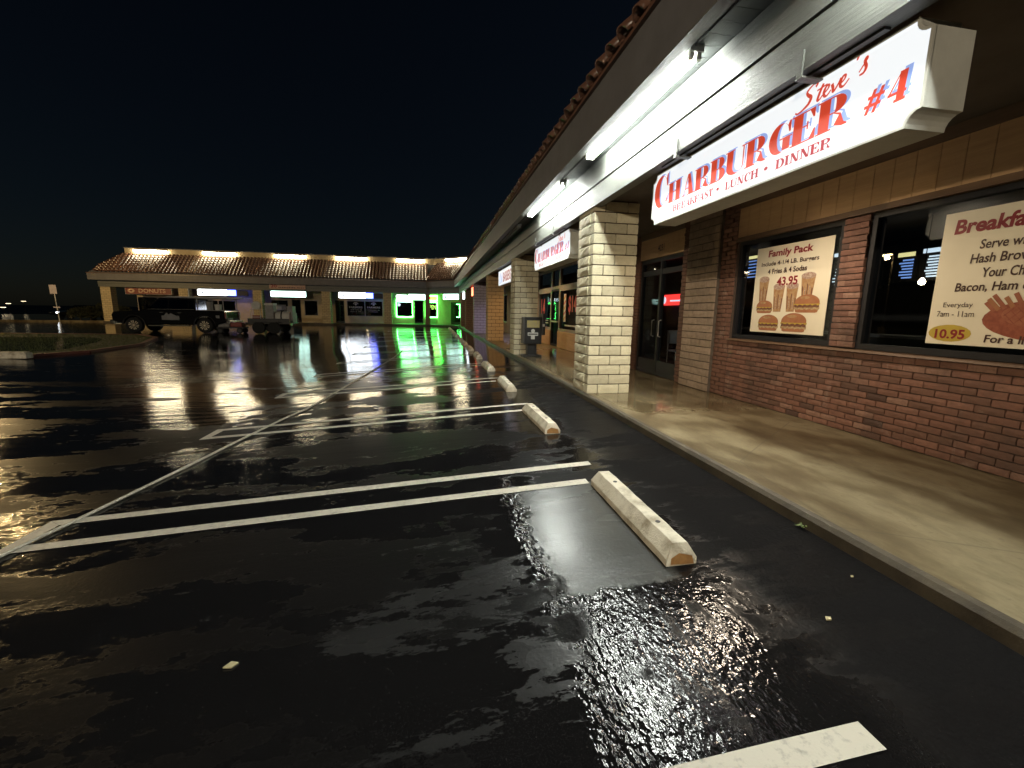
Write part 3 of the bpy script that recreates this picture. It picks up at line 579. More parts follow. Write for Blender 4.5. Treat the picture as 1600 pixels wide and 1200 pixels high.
def lay(parent, y0, y1, z0, z1, x, lim=None, full=bricks, half=bats, L=BL, H=BH, name='brick', merge=None, keep=lambda y: True):
    rg = random.Random(int(y0*77)); nrow = int(round((z1-z0)/H)); H = (z1-z0)/nrow; ncol = (y1-y0)/L
    for c in range(nrow):
        y = y0+(0 if c % 2 == 0 else L/2); seq = [] if c % 2 == 0 else [('b', y0+L/4)]
        while y+L <= y1+.02: seq.append(('f', y+L/2)); y += L
        if y+L/2 <= y1+.03: seq.append(('b', y+L/4))
        for kind, yc in seq:
            if not keep(yc): continue
            me = rg.choice(full if kind == 'f' else half); loc = (x+rg.uniform(-.003, .003), yc, z0+c*H+.005)
            if merge is None: obj(name, me, None, parent, loc)
            else:
                n0 = len(merge.v); merge.v += [(v.co.x+loc[0], v.co.y+loc[1], v.co.z+loc[2]) for v in me.vertices]; merge.f += [tuple(n0+i for i in p.vertices) for p in me.polygons]
lay(low, 2.31, 6.0, .155, 1.03, XW+.012)
mgr = MB(); lay(low, 0.6, 2.31, .155, 1.03, XW+.012, merge=mgr); tag(obj('brickwork', mgr, 'red_brick', low), kind='stuff')
lay(pier, 3.985, 4.27, 1.075, 2.465, XW+.012, L=.19)
for par, a, b in ((pil_r, 6.0, 6.36), (pil_d, 7.2, 7.42), (pil_e, 9.1, 9.36)):
    mg = MB(); lay(par, a, b, .155, 3.05, XW+.006, merge=mg, L=(b-a)/1.5 if b-a < .3 else .24); tag(obj('brickwork', mg, 'red_brick', par), kind='stuff')
lay(pil_p, 6.36, 7.2, .155, 3.05, XW-.05, full=wide, half=widb, L=.28, H=.119, name='pale_brick')
sill = MB().prism([(XW-.07, 0.6, 1.035), (XW+.15, 0.6, 1.035), (XW+.15, 0.6, 1.068), (XW-.05, 0.6, 1.055)], (0, 5.4, 0)); wp('window_sill', sill, 'brown_trim')
wallbox('head_trim', 0.6, 6.0, 2.47, 2.53, 'brown_trim', XW-.04); wallbox('top_trim', 0.6, 6.0, 2.945, 3.055, 'brown_trim', XW-.04)
band = wallbox('siding_backing', 0.6, 6.0, 2.53, 2.945, 'dark_mortar', XW+.01); band2 = wallbox('siding_backing', 7.42, 9.1, 2.52, 2.945, 'dark_mortar', XW+.01)
sb = MB().box((-.02, 0.003, 0), (.012, 0.197, .415)).mesh('siding_board'); sb.materials.append(MATS['siding'])
for i in range(27): obj('siding_board', sb, None, band, (XW, 0.6+i*.2, 2.53))
sb2 = MB().box((-.02, 0.003, 0), (.012, 0.183, .40)).mesh('siding_board'); sb2.materials.append(MATS['siding'])
for i in range(9): obj('siding_board', sb2, None, band2, (XW, 7.42+i*.1866, 2.535))
wallbox('top_trim', 7.42, 9.1, 2.945, 3.055, 'brown_trim', XW-.04); text('house_number', '4031', (XW-.024, 8.36, 2.64), (0, -1, 0), (0, 0, 1), .24, .13, 'ink_brown', wing, bold=.02)
def window(y0, y1, z0, z1, frame='black_frame', fw=.06, x=XW, gl='window_glass', bars=(), parent=None, name='window', depth=.09):
    mb = MB(); a, b = x+.02, x+.02+depth
    mb.box((a, y0, z0), (b, y0+fw, z1)).box((a, y1-fw, z0), (b, y1, z1)).box((a, y0+fw, z0), (b, y1-fw, z0+fw)).box((a, y0+fw, z1-fw), (b, y1-fw, z1))
    for yb in bars: mb.box((a, yb-fw/2, z0+fw), (b, yb+fw/2, z1-fw))
    w = wp(name, mb, frame, parent); obj('pane', MB().box((x+.055, y0+fw*.8, z0+fw*.8), (x+.061, y1-fw*.8, z1-fw*.8)), gl, w); return w
window(4.27, 5.98, 1.066, 2.475); window(0.7, 3.985, 1.066, 2.475, bars=(1.0,))
# entrance doors
dr = window(7.42, 9.1, .16, 2.52, fw=.07, bars=(8.26,), name='double_door'); [obj('door_rail', MB().box((XW+.03, a_, b_), (XW+.09, a_+.735, b_+h_)), 'black_frame', dr) for a_ in (7.49, 8.295) for b_, h_ in ((.2, .26), (2.2, .1))]
for y in (8.12, 8.4): obj('handle', MB().tube([(XW+.02, y, .95), (XW-.03, y, .97), (XW-.03, y, 1.27), (XW+.02, y, 1.29)], .011, 6), 'galvanised', dr)
# room behind the glass
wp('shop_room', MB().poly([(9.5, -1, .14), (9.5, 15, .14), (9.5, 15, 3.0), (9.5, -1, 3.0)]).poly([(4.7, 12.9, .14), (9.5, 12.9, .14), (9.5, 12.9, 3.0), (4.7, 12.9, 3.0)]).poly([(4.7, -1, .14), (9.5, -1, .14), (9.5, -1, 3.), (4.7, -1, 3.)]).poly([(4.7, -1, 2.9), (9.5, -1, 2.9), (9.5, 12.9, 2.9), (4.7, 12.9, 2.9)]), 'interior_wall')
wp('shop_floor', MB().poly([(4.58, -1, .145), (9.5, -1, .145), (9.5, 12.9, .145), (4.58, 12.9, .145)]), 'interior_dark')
# the neighbouring shop front (plane x = 4.5, further along)
wallbox('shop_wall', 9.36, 13.2, .15, 3.06, 'weathered_brick'); wallbox('stall_riser', 13.2, 15.38, .15, .74, 'siding', XW, XW+.1); wallbox('stall_riser', 16.45, 18.6, .15, .74, 'siding', XW, XW+.1)
for i in range(11): wp('siding_board', MB().box((XW-.02, 13.21+i*.197, .16), (XW-.001, 13.4+i*.197, .735)), 'siding')
for i in range(10): wp('siding_board', MB().box((XW-.02, 16.46+i*.2135, .16), (XW-.001, 16.665+i*.2135, .735)), 'siding')
window(13.2, 15.38, .74, 2.27, 'tan_frame', .1); window(16.45, 18.6, .74, 2.27, 'tan_frame', .1); window(13.2, 15.38, 2.27, 3.05, 'tan_frame', .1); window(15.38, 16.45, 2.27, 3.05, 'tan_frame', .1); window(16.45, 18.6, 2.27, 3.05, 'tan_frame', .1)
d2 = window(15.38, 16.45, .16, 2.27, 'black_frame', .08, name='door'); obj('push_bar', MB().box((XW, 15.5, 1.05), (XW+.03, 16.33, 1.11)), 'galvanised', d2)
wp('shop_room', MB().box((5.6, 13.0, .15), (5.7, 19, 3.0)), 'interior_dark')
xt = XW+.03
text('window_lettering', '$14', (XW+.045, 14.35, 1.35), (0, -1, 0), (0, 0, 1), .85, .62, 'print_red', wing, bold=.03); text('window_lettering', '14', (XW+.045, 18.1, 1.25), (0, -1, 0), (0, 0, 1), .62, .72, 'print_red', wing, bold=.03)
wp('window_lettering', MB().box((XW+.043, 13.4, .95), (XW+.046, 14.7, 1.0)).box((XW+.043, 16.9, .98), (XW+.046, 17.8, 1.02)).box((XW+.043, 16.9, 1.08), (XW+.046, 17.8, 1.11)), 'print_white')
pole = tag(wp('barber_pole_print', MB().box((XW+.040, 14.62, 1.1), (XW+.044, 14.86, 2.05)), 'print_white'))
for i in range(5): obj('stripe', MB().poly([(XW+.037, 14.86, 1.12+i*.18), (XW+.037, 14.62, 1.24+i*.18), (XW+.037, 14.62, 1.32+i*.18), (XW+.037, 14.86, 1.20+i*.18)]), 'print_red' if i % 2 else 'print_orange', pole)
# rest of the wing, seen only between the pillars
for i, (a, b) in enumerate(((18.6, 24.9), (24.9, 31.2), (31.2, 39.7))):
    wallbox('shop_wall', a, a+1.6, .15, 3.06, 'umber_block'); wallbox('shop_wall', b-1.2, b, .15, 3.06, 'umber_block'); wallbox('stall_riser', a+1.6, b-1.2, .15, .75, 'umber_block'); wallbox('head_wall', a+1.6, b-1.2, 2.5, 3.06, 'umber_block')
    window(a+1.6, b-1.2, .75, 2.5, 'tan_frame', .08, bars=((a+b)/2,)); wallbox('shop_room', a+1.6, b-1.2, .5, 2.7, 'interior_dark', XW+.9, XW+.95)

# posters in the windows
def poster_base(name, label, y0, y1, z0, z1):
    t = thing(name, label, 'poster', (XW+.05, y0, z0)); obj('sheet', MB().box((XW+.046, y1, z0), (XW+.052, y0, z1)), 'paper', t); return t
PU, PV = (0, -1, 0), (0, 0, 1)
def disc(cx, cz, rx, rz, x, n=22, a0=0, a1=360): return [(x, cx+rx*math.cos(math.radians(a0+(a1-a0)*i/n)), cz+rz*math.sin(math.radians(a0+(a1-a0)*i/n))) for i in range(n+(0 if a1-a0 == 360 else 1))]
def burger(t, y, z, w, x=XW+.044):
    b = obj('burger_picture', MB().poly([(x, y-w*.44, z+.02*w), (x, y-w*.36, z), (x, y+w*.36, z), (x, y+w*.44, z+.02*w), (x, y+w*.47, z+.12*w), (x, y-w*.47, z+.12*w)]), 'bun', t)
    lay_ = lambda z0, z1, hw, k, mt, wav, nm: obj(nm, MB().poly([(x-k, y-hw*w+2*hw*w*i/14, z+z0*w+wav*w*math.sin(i*2.3+w*40)) for i in range(15)]+[(x-k, y+hw*w-2*hw*w*i/14, z+z1*w) for i in range(15)]), mt, b)
    lay_(.10, .19, .51, .0006, 'lettuce', .02, 'lettuce_layer'); lay_(.17, .27, .49, .0012, 'patty', .012, 'patty_layer'); lay_(.255, .30, .52, .0018, 'highlight_yellow', .025, 'cheese_layer')
    obj('top_bun', MB().poly([(x-.0024, y-w*.49, z+.29*w), (x-.0024, y+w*.49, z+.29*w)]+[(x-.0024, y+w*.5*math.cos(math.radians(a)), z+.33*w+.27*w*math.sin(math.radians(a))) for a in range(0, 181, 12)]), 'bun', b)
    obj('bun_shine', MB().poly(disc(y+w*.08, z+.49*w, w*.20, w*.05, x-.0028, 12)), 'soda', b)
def soda_cup(t, y, z, w, h, x=XW+.0445):
    c = obj('cup_picture', MB().poly([(x, y-w*.34, z), (x, y+w*.34, z), (x, y+w*.5, z+h), (x, y-w*.5, z+h)]), 'soda', t); obj('froth', MB().poly(disc(y, z+h, w*.52, h*.13, x-.001, 14)), 'foam', c)
    for k in range(5): obj('ice_streak', MB().poly([(x-.0007, y+w*(-.33+.15*k), z+.1*h), (x-.0007, y+w*(-.28+.15*k), z+.1*h), (x-.0007, y+w*(-.30+.17*k), z+(.55+.08*(k % 3))*h), (x-.0007, y+w*(-.38+.17*k), z+(.5+.08*(k % 3))*h)]), 'foam' if k % 2 else 'patty', c)
p1 = poster_base('menu_poster', 'cream poster of burgers and sodas headed Family Pack in shop window', 5.633, 4.42, 1.18, 2.328)
xx = XW+.0425
text('headline', 'Family Pack', (xx, 5.42, 2.165), PU, PV, .72, .115, 'ink_red', p1, bold=.03, shear=.05); text('lettering', 'Include 4-1/4 LB. Burgers', (xx, 5.53, 2.06), PU, PV, .93, .072, 'ink_brown', p1, bold=.02); text('lettering', '4 Fries & 4 Sodas', (xx, 5.40, 1.965), PU, PV, .64, .068, 'ink_brown', p1, bold=.02); text('price', '43.95', (xx, 5.22, 1.80), PU, PV, .34, .115, 'ink_red', p1, bold=.03)
soda_cup(p1, 5.45, 1.58, .18, .32); soda_cup(p1, 5.17, 1.46, .19, .33); soda_cup(p1, 4.95, 1.46, .19, .33); soda_cup(p1, 4.72, 1.58, .21, .32)
burger(p1, 5.40, 1.44, .29); burger(p1, 4.70, 1.45, .37); burger(p1, 5.30, 1.205, .36); burger(p1, 4.87, 1.205, .40)
p2 = poster_base('menu_poster', 'cream Breakfast poster with waffle plate picture and yellow highlighted price', 3.32, 1.75, 1.175, 2.32)
for nm_, tx_, px_, z_, w_, h_, mt_, bo_ in (('headline', 'Breakfast', 1479, 2.13, .60, .125, 'ink_red', .035), ('lettering', 'Serve with', 1522, 1.985, .36, .078, 'ink_brown', .02), ('lettering', 'Hash Browns', 1511, 1.87, .47, .078, 'ink_brown', .02), ('lettering', 'Your Choice of', 1533, 1.75, .50, .08, 'ink_brown', .02), ('lettering', 'Bacon, Ham or', 1495, 1.625, .54, .085, 'ink_brown', .02)):
    text(nm_, tx_, (xx, onX(px_, 400, XW).y, z_), PU, PV, w_, h_, mt_, p2, bold=bo_, shear=.1)
text('lettering', 'Everyday', (xx, 3.22, 1.49), PU, PV, .22, .055, 'ink_brown', p2); text('lettering', '7am - 11am', (xx, 3.26, 1.42), PU, PV, .28, .05, 'ink_brown', p2)
plate = obj('plate_picture', MB().poly(disc(2.42, 1.40, .50, .175, XW+.0445, 30)), 'hashbrown', p2); obj('meat_slice', MB().poly(disc(2.40, 1.44, .40, .12, XW+.0435, 24)), 'ham', plate)
for i in range(9):
    a_ = math.radians(150-i*9); y_ = 2.42+.44*math.cos(math.radians(15+i*10)); z_ = 1.45+.07*math.sin(math.radians(15+i*10)); e_ = Vector((0, math.cos(math.radians(20+i*9)), 1.0)).normalized(); q_ = Vector((0, e_.z, -e_.y))*.016; p_ = Vector((XW+.0432-i*.0002, y_, z_)); obj('fry', MB().poly([p_-q_, p_+q_, p_+q_+e_*(.10+.02*(i % 3)), p_-q_+e_*(.10+.02*(i % 3))]), 'bun' if i % 2 else 'ham', plate)
for i in range(-6, 7):
    for sg in (-1, 1):
        c0 = i*.062; pts_ = [(2.40+c0+sg*v*.9, 1.44+v) for v in [k*.01-.12 for k in range(25)]]; pts_ = [p for p in pts_ if ((p[0]-2.40)/.39)**2+((p[1]-1.44)/.115)**2 < 1]
        if len(pts_) > 2: (ya, za), (yb, zb) = pts_[0], pts_[-1]; obj('waffle_groove', MB().poly([(XW+.0424-.0001*sg, ya-.005, za), (XW+.0424-.0001*sg, ya+.005, za), (XW+.0424-.0001*sg, yb+.005, zb), (XW+.0424-.0001*sg, yb-.005, zb)]), 'hashbrown', plate)
obj('highlight', MB().poly(disc(3.14, 1.275, .165, .075, XW+.0445, 18)), 'highlight_yellow', p2); text('price', '10.95', (xx, 3.25, 1.225), PU, PV, .23, .085, 'ink_red', p2, bold=.03); text('lettering', 'For a limited time', (xx, 2.88, 1.21), PU, PV, .66, .065, 'ink_brown', p2, bold=.02, shear=.08)

# ================================================================== SIGNS OF THE NEAR WING
def notch(y0, y1, z0, z1, r, n=5):
    """outline with hollowed (scooped) corners, as seen on the sign cabinet; list of (y, z)"""
    out = []
    for cx, cz, a0 in ((y0, z0, 90), (y1, z0, 180), (y1, z1, 270), (y0, z1, 0)):
        out += [(cx+r*math.cos(math.radians(a0-90*i/n)), cz+r*math.sin(math.radians(a0-90*i/n))) for i in range(n+1)]
    return out
def burger_sign(yc, label):
    t = thing('hanging_sign', label, 'sign', (0, yc, 0), 0, 'lit cabinet signs under the eaves'); X0 = 2.5; L = 1.42; z0, z1 = 2.40, 2.93
    o = notch(-L, L, z0, z1, .075); obj('cabinet', MB().prism([(X0+.006, y, z) for y, z in o], (.25, 0, 0)), 'sign_cabinet', t, local=True)
    obj('face', MB().prism([(X0+.003, y*.994, (z-2.665)*.965+2.665) for y, z in o], (-.006, 0, 0)), 'sign_face', t, local=True)
    rimmb = MB(); k = len(o)
    for j in range(k):
        (a, b), (c, d) = o[j], o[(j+1) % k]; s1 = lambda y, z: (y*.990, (z-2.665)*.945+2.665)
        rimmb.poly([(X0-.008, a, b), (X0-.008, c, d), (X0-.008, *s1(c, d)), (X0-.008, *s1(a, b))]); rimmb.poly([(X0-.008, a, b), (X0-.008, c, d), (X0+.01, c, d), (X0+.01, a, b)])
    obj('rim', rimmb, 'sign_cabinet', t, local=True)
    org = lambda u, z, n: (X0-.0036-n, L-u, z)
    word = serif_line('CHARBURGER', 2.36, .195, .30, .045, .02, 1.62)
    obj('letter_shadow', polys(word, org(.068, 2.580, .0002), (0, -1, 0), PV, (-1, 0, 0), .0001), 'sign_blue', t, local=True); obj('lettering', polys(word, org(.045, 2.568, .0016), (0, -1, 0), PV, (-1, 0, 0), .0001), 'sign_red', t, local=True)
    num = [[(px*.135+py*.02, py*.125) for px, py in q] for q in glyph('#', .3, .05)[0]] + [[(.140+px*.125+py*.01, py*.15) for px, py in q] for q in glyph('4', .30, .10)[0]]
    obj('letter_shadow', polys(num, org(2.522, 2.572, .0002), (0, -1, 0), PV, (-1, 0, 0), .0001), 'sign_blue', t, local=True); obj('lettering', polys(num, org(2.50, 2.558, .0016), (0, -1, 0), PV, (-1, 0, 0), .0001), 'sign_red', t, local=True)
    for wd, u, wl in (('BREAKFAST', .46, .66), ('.', 1.16, .05), ('LUNCH', 1.295, .385), ('.', 1.73, .05), ('DINNER', 1.86, .45)):
        obj('small_lettering', polys(serif_line(wd, wl, .066, .25, .10, .05) if wd != '.' else [[(a*.17, b*.09) for a, b in glyph('.', 0, 0)[0][0]]], org(u, 2.462, .0012), (0, -1, 0), PV, (-1, 0, 0), .0001), 'sign_maroon', t, local=True)
    # brush script
    S = [([(.14, .112), (.155, .128), (.12, .135), (.075, .11), (.085, .085), (.11, .062), (.095, .03), (.05, .008), (.01, .0), (-.012, .012)], [.012, .008, .007, .011, .014, .017, .015, .010, .008, .006]),
         ([(.20, .105), (.175, .055), (.165, .022), (.18, .018), (.20, .035)], [.012, .014, .013, .008, .006]), ([(.155, .082), (.23, .088)], [.007, .006]),
         ([(.20, .035), (.235, .055), (.245, .075), (.225, .078), (.21, .05), (.215, .025), (.235, .018), (.262, .04)], [.006, .008, .010, .010, .014, .012, .008, .006]),
         ([(.265, .072), (.275, .045), (.28, .02), (.31, .05), (.325, .08)], [.013, .014, .010, .008, .008]),
         ([(.318, .04), (.35, .058), (.358, .078), (.34, .08), (.325, .052), (.33, .028), (.352, .022), (.385, .048)], [.006, .008, .010, .010, .014, .012, .008, .006]),
         ([(.432, .155), (.424, .125)], [.014, .007]),
         ([(.445, .05), (.488, .10), (.484, .112), (.476, .095), (.488, .06), (.476, .035), (.45, .032)], [.006, .008, .011, .013, .014, .010, .007])]
    for grp in ((0,), (1, 2), (3,), (4,), (5,), (6,), (7,)):
        sp = []
        for g_ in grp: sp += ribbon(S[g_][0], [w_*1.45 for w_ in S[g_][1]])
        obj('script_letter', polys(sp, org(2.00, 2.775, .0014), (0, -1, 0), PV, (-1, 0, 0), .0001), 'sign_red', t, local=True)
    for u in (.70, 2.16):
        y = L-u; obj('bracket', MB().box((2.338, y-.022, 2.915), (2.349, y+.022, 3.07)).box((2.338, y-.03, 2.905), (2.53, y+.03, 2.915)).box((2.51, y-.012, 2.90), (2.53, y+.012, 2.906)), 'beam_paint', t, local=True)
    obj('rail', MB().box((2.42, -L+.2, 2.935), (2.46, L-.3, 2.975)), 'dark_metal', t, local=True); return t
burger_sign(3.44, 'large lit white burger sign with red lettering above the window posters'); burger_sign(9.32, 'lit white burger sign with red lettering hung beyond the nearest block pillar')
def box_sign(name, label, y0, y1, z0, z1, face, X=2.5, dep=.25):
    t = thing(name, label, 'sign', (X, (y0+y1)/2, z0)); obj('cabinet', MB().box((X+.006, y0, z0), (X+dep, y1, z1)), 'sign_cabinet', t); obj('face', MB().box((X-.004, y0+.015, z0+.015), (X+.003, y1-.015, z1-.015)), face, t); obj('hanger', MB().box((X+.1, y0+.2, z1), (X+.13, y0+.23, 3.06)).box((X+.1, y1-.23, z1), (X+.13, y1-.2, 3.06)), 'galvanised', t); return t
t = box_sign('hanging_sign', 'lit white sign with blue and red letters half hidden by pillar', 13.9, 16.7, 2.36, 2.90, 'sign_face')
obj('lettering', polys(serif_line('IN', .62, .36, .22, .07, .06), (2.494, 16.4, 2.44), (0, -1, 0), PV, (-1, 0, 0), .0002), 'sign_blue', t); text('lettering', 'BARBERS', (2.494, 15.65, 2.45), (0, -1, 0), PV, 1.6, .34, 'sign_maroon', t, bold=.03)
box_sign('hanging_sign', 'small glowing red sign hung beside the lilac pillar', 26.6, 28.4, 2.36, 2.9, 'neon_red'); box_sign('hanging_sign', 'small lit white sign hung deep under the eaves near the splayed corner', 34.5, 36.3, 2.36, 2.9, 'far_white')

# fluorescent fittings under the soffit
def tube_lamp(y, lit, label):
    t = thing('fluorescent_lamp', label, 'lamp', (2.12, y, 3.536), 0, 'fluorescent fittings under the eaves')
    obj('housing', MB().prism([(-.055, 0, 0), (.055, 0, 0), (.04, 0, -.045), (-.04, 0, -.045)], (0, 2.44, 0)), 'galvanised', t, local=True)
    for s in (-1, 1):
        if s == 1 or lit: obj('tube', MB().tube([(s*.032, .03, -.068), (s*.032, 2.41, -.068)], .019, 10), 'tube_light' if lit else 'kit_white', t, local=True)
        for yy in (0, 2.40): obj('lamp_holder', MB().box((s*.032-.02, yy, -.095), (s*.032+.02, yy+.035, -.03)), 'kit_white', t, local=True)
    obj('end_cap', MB().box((-.06, -.02, -.05), (.06, 0, .0)), 'galvanised', t, local=True)
for y, l, lab in ((-0.1, True, 'lit fluorescent tube fitting under the eaves above the end of the big sign'), (3.56, True, 'long lit fluorescent fitting under the white soffit above the big sign'), (7.22, True, 'lit fluorescent fitting under the soffit beyond the first pillar'), (10.9, False, 'unlit fluorescent fitting under the dim soffit past the last lit tube')): tube_lamp(y, l, lab)
tag(obj('conduit', MB().tube([(2.10, -1, 3.527), (2.10, 38, 3.527)], .009, 6), 'dark_metal'), 'thin dark conduit running along the soffit between the lamps', 'conduit')

# recessed canopy downlights: further ones light the tan and lilac pillars, the nearest two are unseen fill added for the shopfront
def downlight(y, color, power, label, x=3.5):
    t = thing('downlight', label, 'lamp', (x, y, 3.058), 0, 'downlights in the canopy ceiling'); obj('ring', MB().lathe([(.11, 0), (.11, -.02), (.085, -.025), (.085, -.005)], (0, 0, 0), 'z', 18), 'galvanised', t, local=True)
    l = bpy.data.lights.new('downlight_beam', 'SPOT'); l.energy = power; l.color = color; l.spot_size = math.radians(150); l.spot_blend = .6; l.shadow_soft_size = .16
    lo = bpy.data.objects.new('downlight_beam', l); col.objects.link(lo); lo.parent = t; lo.location = (0, 0, -.05)
downlight(4.5, (1.0, .82, .62), 46, 'added warm fill downlight unseen behind the big burger sign', 3.25); downlight(8.6, (1.0, .80, .58), 15, 'added warm fill downlight before the entrance doors', 3.3); downlight(15.2, (1.0, .66, .32), 26, 'warm canopy downlight in front of the barber shop'); downlight(17.3, (1.0, .66, .32), 26, 'warm canopy downlight beside the tan pillar'); downlight(22.6, (.72, .66, 1.0), 34, 'bluish canopy downlight between the tan and lilac pillars'); downlight(28.5, (1.0, .7, .4), 8, 'dim canopy downlight beyond the lilac pillar')

# things inside the near shop
def menu_board(label, y0, y1, z0, z1, face, rows, mat, X=7.5):
    t = thing('menu_board', label, 'menu board', (X, (y0+y1)/2, z0)); obj('panel', MB().box((X, y0, z0), (X+.05, y1, z1)), 'interior_dark', t); mb = MB(); r = random.Random(int(y0*100))
    for i in range(rows):
        z = z1-.05-(z1-z0-.08)*i/rows; mb.box((X-.006, y0+.05, z-.022), (X-.003, y1-.06-r.uniform(0, .25)*(y1-y0), z))
    obj('listing', mb, mat, t); obj('header', MB().box((X-.008, y0+.04, z1-.005), (X-.004, y1-.04, z1+.06)), face, t); obj('mount', MB().box((X+.05, y0+.1, z0+.1), (9.5, y0+.15, z0+.15)), 'interior_dark', t)
menu_board('blue lit menu screen seen left of the Family Pack poster', 9.15, 9.72, 2.22, 2.74, 'screen_yellow', 6, 'screen_blue'); menu_board('white lettered menu board seen between poster and brick pier', 6.92, 7.3, 1.93, 2.52, 'screen_white', 9, 'screen_white')
menu_board('blue menu panel glowing behind the dark window', 5.78, 6.12, 1.98, 2.38, 'screen_yellow', 7, 'screen_blue'); menu_board('white menu list glowing beside the bare bulb', 5.36, 5.75, 1.98, 2.40, 'screen_white', 8, 'screen_white'); menu_board('narrow menu strip with yellow header seen beside the brick pier', 6.32, 6.46, 1.9, 2.45, 'screen_yellow', 9, 'screen_white')
t = thing('pendant_bulb', 'bright bare bulb glowing inside the restaurant window', 'lamp', (7.2, 5.44, 1.94)); obj('globe', MB().lathe([(.005, -.045), (.035, -.03), (.045, 0), (.03, .035), (.012, .06)], (7.2, 5.44, 1.94), 'z', 12), 'bulb', t); obj('cord', MB().tube([(7.2, 5.44, 2.0), (7.2, 5.44, 2.9)], .006, 5), 'interior_dark', t)
t = thing('lit_panel', 'glowing red drinks panel inside the entrance doors', 'sign', (6.6, 11.2, 1.65)); obj('face', MB().box((6.55, 10.55, 1.66), (6.6, 11.85, 1.95)), 'red_box', t); obj('badge', MB().poly(disc(11.65, 1.80, .10, .10, 6.54, 16)), 'screen_white', t); obj('stripe', MB().box((6.543, 10.65, 1.76), (6.547, 11.35, 1.80)), 'screen_white', t)
obj('cabinet', MB().box((6.6, 10.5, .145), (7.3, 11.9, 2.0)), 'interior_dark', t)
t = thing('counter', 'dark serving counter with pale edge inside the restaurant', 'counter', (6.9, 6, .145)); obj('front', MB().box((6.9, 3.5, .145), (7.4, 9.8, 1.1)), 'interior_dark', t); obj('top', MB().box((6.85, 3.45, 1.1), (7.45, 9.85, 1.14)), 'kit_grey', t)
for k, (x, y) in enumerate(((5.4, 8.0), (5.5, 9.0))):
    t = thing('dining_chair', 'pale metal chair standing inside behind the glass doors', 'chair', (x, y, .145), 0, 'chairs behind the doors')
    obj('seat', MB().box((-.2, -.2, .43), (.2, .2, .46)), 'kit_grey', t, local=True); obj('backrest', MB().box((-.2, .17, .6), (.2, .2, .9)), 'kit_grey', t, local=True)
    for sx in (-.18, .18):
        for sy in (-.18, .18): obj('leg', MB().tube([(sx, sy, 0), (sx, sy, .9 if sy > 0 else .44)], .012, 6), 'kit_white', t, local=True)

# ================================================================== FAR WING
fw_ = thing('shopping_wing', 'far shop wing with floodlit tiled mansard roof and tan walls', 'building', (-12, 43.8, .15))
def fp(name, mb, mat, parent=None, **k): return obj(name, mb, mat, parent or fw_, **k)
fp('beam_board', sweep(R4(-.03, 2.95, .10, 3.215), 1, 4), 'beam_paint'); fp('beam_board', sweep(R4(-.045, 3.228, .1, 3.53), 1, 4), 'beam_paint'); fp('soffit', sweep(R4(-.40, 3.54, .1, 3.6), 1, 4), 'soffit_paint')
fp('fascia', sweep([(-.455, 3.47), (-.36, 3.47), (-.36, 3.54), (-.40, 3.54), (-.40, 4.0), (-.46, 4.0)], 1, 4), 'fascia_paint'); fp('canopy_ceiling', sweep(R4(.1, 3.06, 2.12, 3.12), 1, 4), 'canopy_ceiling'); fp('roof_deck', sweep([(-.46, 3.99), (1.35, 5.70), (1.35, 5.58), (-.1, 3.9)], 1, 4), 'fascia_paint')
fp('parapet', sweep(R4(1.35, 5.5, 1.6, 6.22), 1, 4), 'far_stucco'); fp('parapet_cap', sweep(R4(1.31, 6.22, 1.64, 6.28), 1, 4), 'fascia_paint'); tile_field(1, 4, 'roof_tiling', fw_)
fp('eave_edge', sweep(R4(-.50, 3.995, -.36, 4.03), 1, 4), 'clay_tile')
YW = 43.8
def fpillar(x): fp('pillar', MB().box((x-.36, 41.66, .15), (x+.36, 42.34, 3.058)), 'far_block')
for x in (-4.0, -9.3, -14.9, -20.6, -26.3): fpillar(x)
fp('pillar', MB().box((-.62, 41.66, .15), (-.18, 42.1, 3.058)), 'umber_block')
def F(px, py, Y=YW): p = onY(px, py, Y); return p.x, p.z
# wall with openings: piers between listed windows and doors
OPEN = []   # (x0, x1, z0, z1, kind)
def opening(px0, py0, px1, py1, kind, z0=None, z1=None):
    x0, za = F(px0, py0); x1, zb = F(px1, py1); z1 = za if z1 is None else z1; z0 = zb if z0 is None else z0; OPEN.append((x0, x1, max(z0, .16), z1, kind)); return x0, x1, max(z0, .16), z1
opening(214, 463, 268, 497, 'w', .8, 2.25); opening(313, 471, 370, 492, 'w', .8, 2.05); opening(422.3, 468.8, 452, 495, 'w', .78, 2.2); opening(455.7, 468, 471.8, 504, 'd', .16, 2.25); opening(474.8, 470, 497.7, 494.3, 'w', .78, 2.2)
opening(523.7, 470, 539.2, 505, 'd', .16, 2.25); opening(541.3, 470, 598.7, 495.4, 'w', .78, 2.25); opening(618.9, 471.6, 645, 496, 'w', .78, 2.25); opening(647.6, 470, 661.8, 506, 'd', .16, 2.35); opening(664.6, 472, 682.5, 496.9, 'w', .78, 2.25)
OPEN.sort(); xe = -26.7+2.12
fp('shop_wall', MB().box((xe, YW, 2.36), (.5, YW+.2, 3.06)), 'far_stucco'); last = xe
